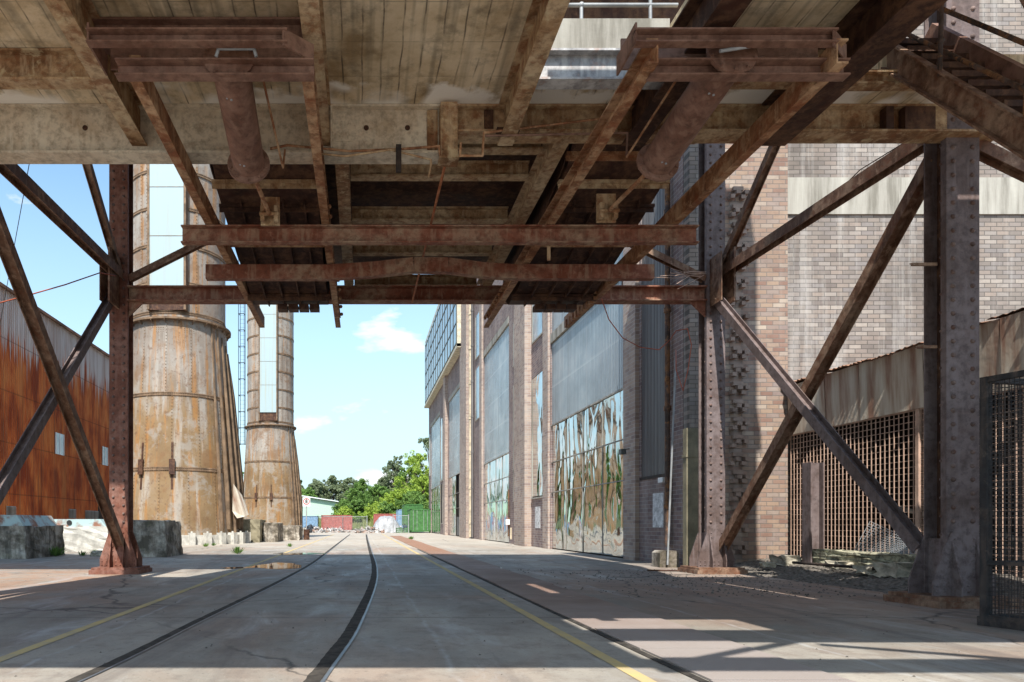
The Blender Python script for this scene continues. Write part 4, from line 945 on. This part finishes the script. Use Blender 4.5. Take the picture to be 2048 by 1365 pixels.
while y > 6:
    wd = rng.uniform(.7, 1.1); o_ = rng.uniform(.0, .16); lift = rng.uniform(-.02, .07)
    m = MB(); n = 12; vs = []; fs = []
    for i in range(n + 1):
        yy = y - wd * i / n; dz = .025 * math.sin(i * math.pi) + .03 * (i % 2); edge = o_ + rng.uniform(-.03, .04)
        vs += [(SX - .1 - edge, yy, 4.48 + dz + lift), (SX + 3.6, yy, 5.0 + dz + lift)]
    fs = [(2 * i, 2 * i + 1, 2 * i + 3, 2 * i + 2) for i in range(n)]; m.add(vs, fs); m.build('roof_sheet', 'roofsheet', sh, fix=False); y -= wd * .95
m = MB(); m.box(13.6, 13.7, 6, 17.5, 0, 4.9); m.build('back_wall', 'opening', sh)  # shed interior: its shade is put into the near-black colour
m = MB(); m.box(SX + .1, 13.6, 17.42, 17.5, 0, 4.6); m.build('dark_lining', 'opening', sh)  # dark sheet over the brick, added so the inside reads as shaded
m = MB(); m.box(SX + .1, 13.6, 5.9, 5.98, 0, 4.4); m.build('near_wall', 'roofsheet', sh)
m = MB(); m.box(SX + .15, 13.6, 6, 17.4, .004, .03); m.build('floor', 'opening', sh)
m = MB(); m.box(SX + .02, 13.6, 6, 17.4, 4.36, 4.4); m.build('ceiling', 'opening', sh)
m = MB()
for k in range(14):
    x = rng.uniform(11.3, 13.4); y = rng.uniform(9, 17); s = rng.uniform(.15, .5); m.box(x, x + s, y, y + s * 1.3, 0, rng.uniform(.2, 1.1))
m.bar((12, 10, .2), (11.4, 15.6, 1.6), .08, .08); m.bar((11.6, 12, 0), (12.3, 14, 1.9), .06, .06); m.build('stored_junk', 'plinth', sh)

# rubble in front of the shed
m = MB(); rng = random.Random(11)
def heap(x, y):
    d = max(0, min(1, (x - 8.6 - .25 * math.sin(y * 2)) / 1.6)); e = max(0, min(1, (17.4 - y) / .2)) ; return .24 * d * (1 if y < 17.4 else 0) * max(0, min(1, (y - 10.3) / 1.2)) + .004 + rng.uniform(0, .03) * (d > 0)
nx, ny = 40, 90; vs = []
for j in range(ny + 1):
    for i in range(nx + 1):
        x = 8.3 + i * 2.6 / nx; y = 10.2 + j * 7.25 / ny; d = heap(x, y); vs.append((x, y, d if 0 < j and i > 0 else -.02))
m.add(vs, [(j * (nx + 1) + i, j * (nx + 1) + i + 1, (j + 1) * (nx + 1) + i + 1, (j + 1) * (nx + 1) + i) for j in range(ny) for i in range(nx)])
for k in range(1300):
    x = 8.2 + 2.4 * rng.random() ** .8; y = rng.uniform(10.6, 17.3); r = rng.uniform(.012, .05); z = heap(x, y)
    ang = rng.random() * 6; pts = [(x + r * rng.uniform(.6, 1.2) * math.cos(ang + q * 1.57), y + r * rng.uniform(.6, 1.2) * math.sin(ang + q * 1.57), z + r * .2 * rng.random()) for q in range(4)] + [(x, y, z + r * rng.uniform(.4, .9))]
    m.add(pts, [(0, 1, 4), (1, 2, 4), (2, 3, 4), (3, 0, 4)])
m.build('rubble', 'gravel', label='dark rubble and grit banked against the mesh shed', cat='rubble', kind='stuff', fix=False)
def rough(name, x0, x1, y0, y1, z0, z1, mat, label, cat, rot=0, group=None, jit=.05, cuts=6):
    rg = random.Random(int(x0 * 91 + y0 * 17)); bm = bmesh.new(); bmesh.ops.create_cube(bm, size=1); bmesh.ops.subdivide_edges(bm, edges=bm.edges[:], cuts=cuts, use_grid_fill=True)
    c, s = math.cos(rot), math.sin(rot); cx, cy = (x0 + x1) / 2, (y0 + y1) / 2
    for v in bm.verts:
        x = v.co.x * (x1 - x0) + rg.uniform(-jit, jit); y = v.co.y * (y1 - y0) + rg.uniform(-jit, jit); v.co = Vector((cx + x * c - y * s, cy + x * s + y * c, z0 + (v.co.z + .5) * (z1 - z0) + rg.uniform(-jit, jit) * .7))
    bm.verts.index_update(); m = MB(); m.add([tuple(v.co) for v in bm.verts], [tuple(v.index for v in f.verts) for f in bm.faces]); bm.free()
    return m.build(name, mat, label=label, cat=cat, group=group)
rough('concrete_beam', 9.9, 10.25, 12.4, 15.6, .22, .52, 'mossbeam', 'long broken mossy concrete beam lying in front of the mesh', 'concrete beam', cuts=9)
for i, (x, y, s, l) in enumerate(((9.6, 15.9, .2, 'pale lump of concrete at the far end of the mossy beam'), (9.75, 14.3, .16, 'pale stone lying against the middle of the mossy beam'), (9.55, 13.2, .14, 'small stone in the rubble near the mossy beam'), (9.5, 12.4, .22, 'rock at the near end of the mossy beam'), (8.9, 15.4, .1, 'small pale stone nearest the brick pier'))):
    rough('stone', x - s, x + s, y - s * 1.3, y + s * 1.3, .15, .15 + s * 1.1, 'stone', l, 'stone', group='stones by the mesh shed', jit=s * .25, cuts=2)
pipe([(9.35, 15.2, .26), (9.5, 12.9, .27)], .03, 'dark', 'iron_bar', 'dark iron bar lying along the rubble below the mossy beam', 'bar')
m = MB(); xx = 9.98; m.ibeam((xx, 15.5, .1), (xx, 15.5, 2.45), .3, .3, .03, .03, (1, 0, 0)); m.build('stub_post', 'col_purple', label='short red brown steel stub post standing in front of the mesh', cat='post')
m = MB()
def fm(u, v): a = Vector((10.3, 14.7, .5)).lerp(Vector((10.2, 12.3, .45)), u); tp = Vector((10.5, 14.45, 1.15)).lerp(Vector((10.4, 12.3, .5)), min(1, u ** .75)); return a.lerp(tp, v) + Vector((.03 * math.sin(u * 9 + v * 4), 0, 0))
for k in range(41): m.bar(fm(k / 40, 0), fm(k / 40, 1), .007, .007, (1, 0, 0.01))
for k in range(14):
    for j in range(10): m.bar(fm(j / 10, k / 13), fm((j + 1) / 10, k / 13), .007, .007, (1, 0, 0.01))
m.build('fallen_mesh', 'wire', label='crumpled sheet of fine wire mesh lying on the mossy beam', cat='wire mesh')
for z, l in ((4.62, .34), (3.5, .26)):
    m = MB(); m.bar((7.79, 9.5, z), (7.79 - l, 9.5, z), .03, .04); m.bar((7.79 - l, 9.45, z - .02), (7.79 - l - .1, 9.4, z - .03), .012, .012); m.build('cable_arm', 'brace', gan)


# ================================================================= CAGE at the right edge
cg = thing('mesh_cage', (6.75, 7.4, 0), 'black steel cage of fine wire mesh at the right edge', 'cage')
def panel(a, b, z0, z1, n1=.045, nm='mesh_panel'):
    a = Vector((*a, 0)); b = Vector((*b, 0)); L = (b - a).length; d = (b - a) / L; f = MB()
    for p in (a, b): f.bar(p + Vector((0, 0, z0)), p + Vector((0, 0, z1)), .07, .07, (d.x, d.y, 0))
    for z in (z0 + .03, z1 - .03, z0 + .62): f.bar(a + Vector((0, 0, z)), b + Vector((0, 0, z)), .06, .06 if z != z0 + .62 else .04)
    o = f.build('cage_frame', 'blackcage', cg)
    m = MB(); k = n1
    while k < L: m.bar(a + d * k + Vector((0, 0, z0)), a + d * k + Vector((0, 0, z1)), .006, .006, (d.x, d.y, 0)); k += n1
    z = z0 + n1
    while z < z1: m.bar(a + Vector((0, 0, z)), b + Vector((0, 0, z)), .006, .006); z += n1
    m.build('wire', 'blackcage', o)
A = (6.72, 7.55); B = (7.05, 6.35); C = (8.3, 7.9); D = (8.6, 6.7)
panel(A, B, .06, 2.68); panel(A, C, .06, 2.68); panel(C, D, .06, 2.68)
m = MB(); m.add([(A[0] - .05, A[1] + .05, 0), (C[0] + .05, C[1] + .05, 0), (D[0] + .05, D[1] - .05, 0), (B[0] - .05, B[1] - .05, 0), (A[0] - .05, A[1] + .05, .1), (C[0] + .05, C[1] + .05, .1), (D[0] + .05, D[1] - .05, .1), (B[0] - .05, B[1] - .05, .1)], [(0, 1, 2, 3), (4, 5, 6, 7), (0, 1, 5, 4), (1, 2, 6, 5), (2, 3, 7, 6), (3, 0, 4, 7)]); m.build('cage_base', 'blackcage', cg)

# ================================================================= SIGN
sg = thing('speed_sign', (-3.85, 48, 0), 'round 8 speed sign on a grey post in a rusty drum', 'road sign')
sx = (613 - VX) * 48 / F
m = MB(); m.cyl((sx, 48, 0), (sx, 48, .72), .21, n=16); m.build('drum', 'darkrust', sg)
m = MB(); m.cyl((sx, 48, .6), (sx, 48, 2.95), .035, n=8); m.build('post', 'post', sg)
zc = H + (VY - 1004) * 48 / F
m = MB(); m.box(sx - .26, sx + .26, 47.93, 47.96, zc - .32, zc + .3); pl = m.build('sign_plate', 'white', sg)
def annulus(r0, r1, y, n=32):
    m = MB(); vs = []
    for i in range(n): a = 2 * math.pi * i / n; vs += [(sx + r0 * math.cos(a), y, zc + .02 + r0 * math.sin(a)), (sx + r1 * math.cos(a), y, zc + .02 + r1 * math.sin(a))]
    m.add(vs, [(2 * i, 2 * i + 1, (2 * i + 3) % (2 * n), (2 * i + 2) % (2 * n)) for i in range(n)]); return m
annulus(.17, .225, 47.925).build('red_ring', 'red', pl, fix=False)
cu = bpy.data.curves.new('digit', 'FONT'); cu.body = '8'; cu.size = .34; cu.align_x = 'CENTER'; cu.align_y = 'CENTER'; cu.extrude = .004; cu.offset = .008
to = bpy.data.objects.new('digit_eight', cu); COL.objects.link(to); to.rotation_euler = (R(90), 0, 0); to.location = (sx, 47.92, zc + .02)
bpy.context.view_layer.update(); me = bpy.data.meshes.new_from_object(to); bpy.data.objects.remove(to)
me.transform(Matrix.Translation((sx - sg.location.x, 47.92 - 48, zc + .02)) @ Matrix.Rotation(R(90), 4, 'X')); me.materials.clear(); me.materials.append(M['black'])
o = bpy.data.objects.new('digit_eight', me); COL.objects.link(o); o.parent = pl

# ================================================================= BACKGROUND
def container(x0, y0, L, wd, h, mat, label, along='x', grp='shipping containers at the end of the yard', z0=0, doors=False):
    t = thing('shipping_container', (x0, y0, z0), label, 'container', grp)
    x1, y1 = (x0 + L, y0 + wd) if along == 'x' else (x0 + wd, y0 + L)
    m = MB(); m.box(x0 + .05, x1 - .05, y0 + .06, y1 - .05, z0 + .15, z0 + h - .06)
    k = x0 + .15
    while k < x1 - .25: m.box(k, k + .14, y0 + .02, y0 + .06, z0 + .2, z0 + h - .15); k += .28
    k = y0 + .2
    while k < y1 - .25: m.box(x0 + .01, x0 + .05, k, k + .14, z0 + .2, z0 + h - .15); k += .28
    m.build('body', mat, t)
    m = MB()
    for x in (x0, x1 - .14):
        for y in (y0, y1 - .14): m.box(x, x + .14, y, y + .14, z0, z0 + h)
    m.box(x0, x1, y0, y0 + .1, z0 + .03, z0 + .18); m.box(x0, x1, y0, y0 + .1, z0 + h - .12, z0 + h); m.box(x0, x0 + .1, y0, y1, z0 + .03, z0 + .18); m.box(x0, x0 + .1, y0, y1, z0 + h - .12, z0 + h); m.build('frame', mat, t)
    if doors:
        m = MB()
        for q in (.35, .8, 1.6, 2.05): m.cyl((x0 + q, y0, z0 + .2), (x0 + q, y0, z0 + h - .15), .025, n=6)
        m.build('locking_bar', 'post', t)
    return t
container(5.75, 84.0, 6, 2.44, 2.75, 'cont_green', 'green container beside the far corner of the brick building', 'y', doors=True, z0=.12)
container(5.45, 91.0, 6, 2.44, 2.75, 'cont_green', 'green container, taller stack behind the nearest green one', 'y', z0=.9)
container(5.0, 98, 6, 2.4, 3.1, 'cont_blue', 'pale blue container just left of the green ones', 'y')
container(1.8, 112, 4.6, 2.4, 2.7, 'cont_red', 'red container behind the tarpaulin covered heap', 'x')
container(-15.5, 125, 7.5, 2.4, 2.5, 'cont_blue', 'long blue container far left behind the sign', 'x')
container(-7.2, 122, 5.4, 2.4, 2.6, 'cont_red', 'long red container behind the fence in the middle', 'x')
def scrap(cx, cy, rx, ry, h, n, label, mat='scrap'):
    m = MB(); rg = random.Random(int(cx * 10 + cy))
    for k in range(n):
        a = rg.random() * 6.28; q = rg.random() ** .6; x = cx + rx * q * math.cos(a); y = cy + ry * q * math.sin(a); z = h * (1 - q) * rg.random() + .03
        d = Vector((rg.uniform(-1, 1), rg.uniform(-1, 1), rg.uniform(-.45, .45))).normalized() * rg.uniform(.1, .55); w_ = rg.uniform(.03, .22)
        c = Vector((x, y, z)); m.bar(c - d, c + d, w_, w_ * rg.uniform(.2, 1))
    m.build('scrap_heap', mat, label=label, cat='scrap heap', group='scrap heaps at the end of the yard')
scrap(-6.6, 88, 2.3, 2, .95, 420, 'silvery scrap heap left, behind the sign'); scrap(-3.6, 90, 2.0, 1.6, .55, 260, 'low scrap heap in front of the red container')
scrap(.8, 84, 1.7, 1.6, .8, 300, 'broken timber and rubble heap in the middle of the yard end'); scrap(4.2, 90, 1.2, 1.5, 1.1, 200, 'orange and grey scrap heap left of the blue container')
m = MB(); nx, ny = 16, 8; vs = []; rg = random.Random(9)
for j in range(ny + 1):
    for i in range(nx + 1): u = i / nx * 2 - 1; v = j / ny * 2 - 1; vs.append((3.0 + u * 1.9, 87.5 + v * 1.5, max(.02, 2.1 * (1 - abs(u) ** 3) * (1 - abs(v) ** 2.5)) + rg.uniform(-.06, .06)))
m.add(vs, [(j * (nx + 1) + i, j * (nx + 1) + i + 1, (j + 1) * (nx + 1) + i + 1, (j + 1) * (nx + 1) + i) for j in range(ny) for i in range(nx)]); m.build('tarpaulin_heap', 'tarp', label='silver tarpaulin draped over a stack of goods', cat='tarpaulin', fix=False)
for i, (x, l) in enumerate(((4.1, 'green steel crate left of its twin by the containers'), (5.05, 'green steel crate right of its twin by the containers'))):
    m = MB(); y = 85.5
    for a in (0, .8):
        for b in (0, .8): m.box(x + a, x + a + .08, y + b, y + b + .08, 0, .62)
    for z in (.02, .24, .46): m.box(x, x + .88, y, y + .06, z, z + .14); m.box(x, x + .06, y, y + .88, z, z + .14); m.box(x, x + .88, y + .82, y + .88, z, z + .14)
    m.build('crate', 'cont_green', label=l, cat='crate', group='green steel crates')
# fence
fc = thing('mesh_fence', (-2, 81, 0), 'grey wire mesh fence and open gate across the end of the yard', 'fence')
for (a, b) in ((-9.0, -5.9), (-5.9, -2.6), (-2.6, .6), (3.6, 5.4)):
    y = 93 if a < 3 else 82; m = MB(); x = a
    while x < b: m.bar((x, y, .1), (x, y, 2.0), .01, .01); x += .16
    z = .1
    while z < 2.05: m.bar((a, y, z), (b, y, z), .01, .01); z += .16
    o = m.build('mesh_panel', 'wire', fc); m = MB(); m.cyl((a, y, 0), (a, y, 2.2), .05, n=8); m.cyl((a, y, 2.05), (b, y, 2.05), .03, n=6); m.cyl((b, y, 0), (b, y, 2.2), .05, n=8); m.build('fence_post', 'post', fc)
# far shed
fs_ = thing('green_shed', (-24, 200, 0), 'long pale green metal shed among the trees', 'shed')
m = MB(); m.prism([(-30, 0), (-7.5, 0), (-7.5, 7.2), (-18.5, 9.0), (-30, 7.2)], 200, 220, 'y'); m.build('wall', 'shed_green', fs_)
m = MB(); m.prism([(-30.6, 7.2), (-18.5, 9.1), (-6.8, 7.3), (-6.8, 7.55), (-18.5, 9.4), (-30.6, 7.45)], 199, 221, 'y'); m.build('roof', 'roof_pale', fs_)
m = MB(); m.box(-16.2, -15.9, 199.8, 199.95, 0, 8.4); m.build('downpipe', 'post', fs_)
# grassy bank
m = MB(); rg = random.Random(4)
for i in range(9000):
    x = rg.uniform(-26, 12); y = rg.uniform(128, 190); z = (y - 128) * .035 + (1.2 if x > 0 else 0) * min(1, (y - 128) / 10); h = rg.uniform(.3, 1.1); a = rg.random() * 3.1; s = rg.uniform(.08, .3)
    m.add([(x - s * math.cos(a), y - s * math.sin(a), z - .1), (x + s * math.cos(a), y + s * math.sin(a), z - .1), (x + rg.uniform(-.3, .3), y, z + h)], [(0, 1, 2)])
m.build('rough_grass', 'grass', label='rough sunlit grass and scrub behind the containers', cat='grass', kind='stuff', fix=False)
m = MB(); nx, ny = 50, 30; vs = []
for j in range(ny + 1):
    for i in range(nx + 1):
        x = -120 + i * 6; y = 127 + j * 7; h = (y - 127) * .036 + max(0, (x + 8)) * .11 * min(1, (y - 127) / 25) * 1.3
        vs.append((x, y, min(h, 16) + math.sin(i * 1.7 + j) * .3 - .1))
m.add(vs, [(j * (nx + 1) + i, j * (nx + 1) + i + 1, (j + 1) * (nx + 1) + i + 1, (j + 1) * (nx + 1) + i) for j in range(ny) for i in range(nx)]); 
M['bank'] = plain('grassy hill', (.1, .12, .05), .95, var=.5, sc=.4)
m.build('hill', 'bank', kind='structure', fix=False)
# trees
def tree(x, y, z0, h, rad_, mat, label, n=5200, leafs=.3, seed=1, low=.25, kind='tree'):
    rg = random.Random(seed); t = thing(kind, (x, y, z0), label, 'tree', 'trees beyond the end of the yard')
    m = MB(); tip = Vector((x + rg.uniform(-.6, .6), y, z0 + h * .75)); base = Vector((x, y, z0 - .5)); m.cyl(base, base.lerp(tip, .5), h * .022, h * .015, n=8); m.cyl(base.lerp(tip, .5), tip, h * .015, h * .004, n=8)
    cl = []
    for k in range(44):
        a = rg.random() * 6.28; el = low + (1 - low) * rg.random() ** .85; prof = math.sin(min(1, (el - low) / (1 - low) * .85 + .15) * math.pi) ** .6
        rr = rad_ * prof * rg.uniform(.3, .85); c = Vector((x + rr * math.cos(a), y + rr * math.sin(a), z0 + h * el * .95)); s = rad_ * rg.uniform(.18, .4) * (1.2 - .5 * el)
        cl.append((c, s)); b = base.lerp(tip, max(.2, min(.95, el * .8))); m.cyl(b, c, h * .006, h * .002, n=5)
    m.build('trunk', 'bark', t)
    m = MB(); per = n // len(cl)
    for c, s in cl:
        sub = [(c + Vector((rg.gauss(0, .5), rg.gauss(0, .5), rg.gauss(0, .38))) * s, s * rg.uniform(.3, .55)) for _ in range(7)]
        for i in range(per):
            q, r = sub[rg.randrange(7)]; v = Vector((rg.gauss(0, 1), rg.gauss(0, 1), rg.gauss(0, .75))); v = v.normalized() * r * rg.uniform(.6, 1.05)
            p = q + v; u = Vector((rg.gauss(0, 1), rg.gauss(0, 1), rg.gauss(0, 1))).normalized(); w_ = (v.normalized() + u * .8).normalized(); e = w_.cross(u).normalized(); f = w_.cross(e); L = leafs * rg.uniform(.6, 1.3)
            m.v += [tuple(p + e * L), tuple(p + f * L * .6), tuple(p - e * L), tuple(p - f * L * .6)]; k0 = len(m.v) - 4; m.f.append((k0, k0 + 1, k0 + 2, k0 + 3)); m.sm.append(False)
    m.build('crown', mat, t, fix=False); return t
T = [  # px, base Y, top py, radius px, mat, label
    (600, 232, 972, 16, 'leaf_dark', 'dark casuarina tree leftmost behind the far chimney'),
    (632, 235, 962, 22, 'leaf_dark', 'dark casuarina tree above the left half of the green shed roof'),
    (664, 238, 953, 24, 'leaf_dark', 'tall dark casuarina tree above the middle of the green shed'),
    (698, 236, 955, 22, 'leaf_dark', 'tall dark casuarina tree at the right end of the green shed'),
    (690, 165, 1004, 22, 'leaf_mid', 'round green tree in front of the shed end'),
    (722, 170, 962, 32, 'leaf_mid', 'broad mid green tree right of the shed'),
    (757, 160, 972, 30, 'leaf_mid', 'mid green tree over the middle heap'),
    (750, 140, 1012, 26, 'leaf_lime', 'low bright lime bush above the tarpaulin heap'),
    (792, 150, 975, 28, 'leaf_lime', 'lime green tree right of the bushy middle trees'),
    (770, 185, 958, 24, 'leaf_dark', 'grey green gum tree rising behind the lime trees'),
    (793, 175, 912, 24, 'leaf_dark', 'tall open gum tree on the slope'),
    (835, 150, 902, 34, 'leaf_lime', 'big yellow green tree high on the slope beside the building'),
    (862, 175, 872, 32, 'leaf_dark', 'tallest dark gum tree behind the building corner'),
    (822, 140, 985, 28, 'leaf_mid', 'green tree above the green containers'),
    (690, 145, 1015, 14, 'leaf_lime', 'small lime shrub before the red container'),
    (720, 150, 1000, 18, 'leaf_mid', 'small green shrub behind the fence'),
    (615, 225, 978, 20, 'leaf_mid', 'green tree low between the far chimney and the green shed roof'),
    (740, 200, 985, 26, 'leaf_dark', 'grey green tree filling the gap above the middle of the yard'),
    (708, 180, 985, 22, 'leaf_dark', 'dull green tree just right of the green shed'),
    (815, 165, 935, 26, 'leaf_mid', 'green tree below the big yellow green one on the slope'),
    (848, 145, 950, 26, 'leaf_lime', 'bright tree tucked against the far corner of the brick building'),
    (775, 140, 1008, 20, 'leaf_mid', 'low green bush left of the green containers'),
    (480, 120, 935, 14, 'leaf_mid', 'green tree glimpsed between the two chimneys'),
]
for i, (px, Y, top, rp, mat, lab) in enumerate(T):
    x = (px - VX) * Y / F; hz_ = (Y - 127) * .036 + max(0, (x + 8)) * .143 if Y > 127 else 0; z0 = max(0, hz_) - .3; zt = H + (VY - top) * Y / F
    tree(x, Y, z0, zt - z0, rp * Y / F * 1.4, mat, lab, n=12000, leafs=.00125 * Y, seed=i + 20, low=.04 if mat != 'leaf_dark' else .2)
# trees off to the left, seen mirrored in the panels
for i, (x, y, h, r) in enumerate(((-11.2, 91, 10.5, 3.0), (-13.2, 99, 12, 3.2), (-16.2, 70, 10, 3.6), (-27, 105, 11, 6), (-38, 118, 13, 7), (-50, 108, 12, 7), (-16, 112, 9, 4.5))):
    tree(x, y, 0, h, r, 'leaf_mid', ['tree right behind the farther chimney', 'taller tree some way behind the farther chimney', 'leafy green tree between the near chimney and the end of the warehouse', 'bushy green tree hidden behind the near chimney', 'big round tree behind the rusty warehouse', 'leftmost broad tree behind the rusty warehouse', 'green tree behind the farther chimney'][i], n=3500, leafs=.35, seed=60 + i)
print('objects', len(bpy.data.objects))
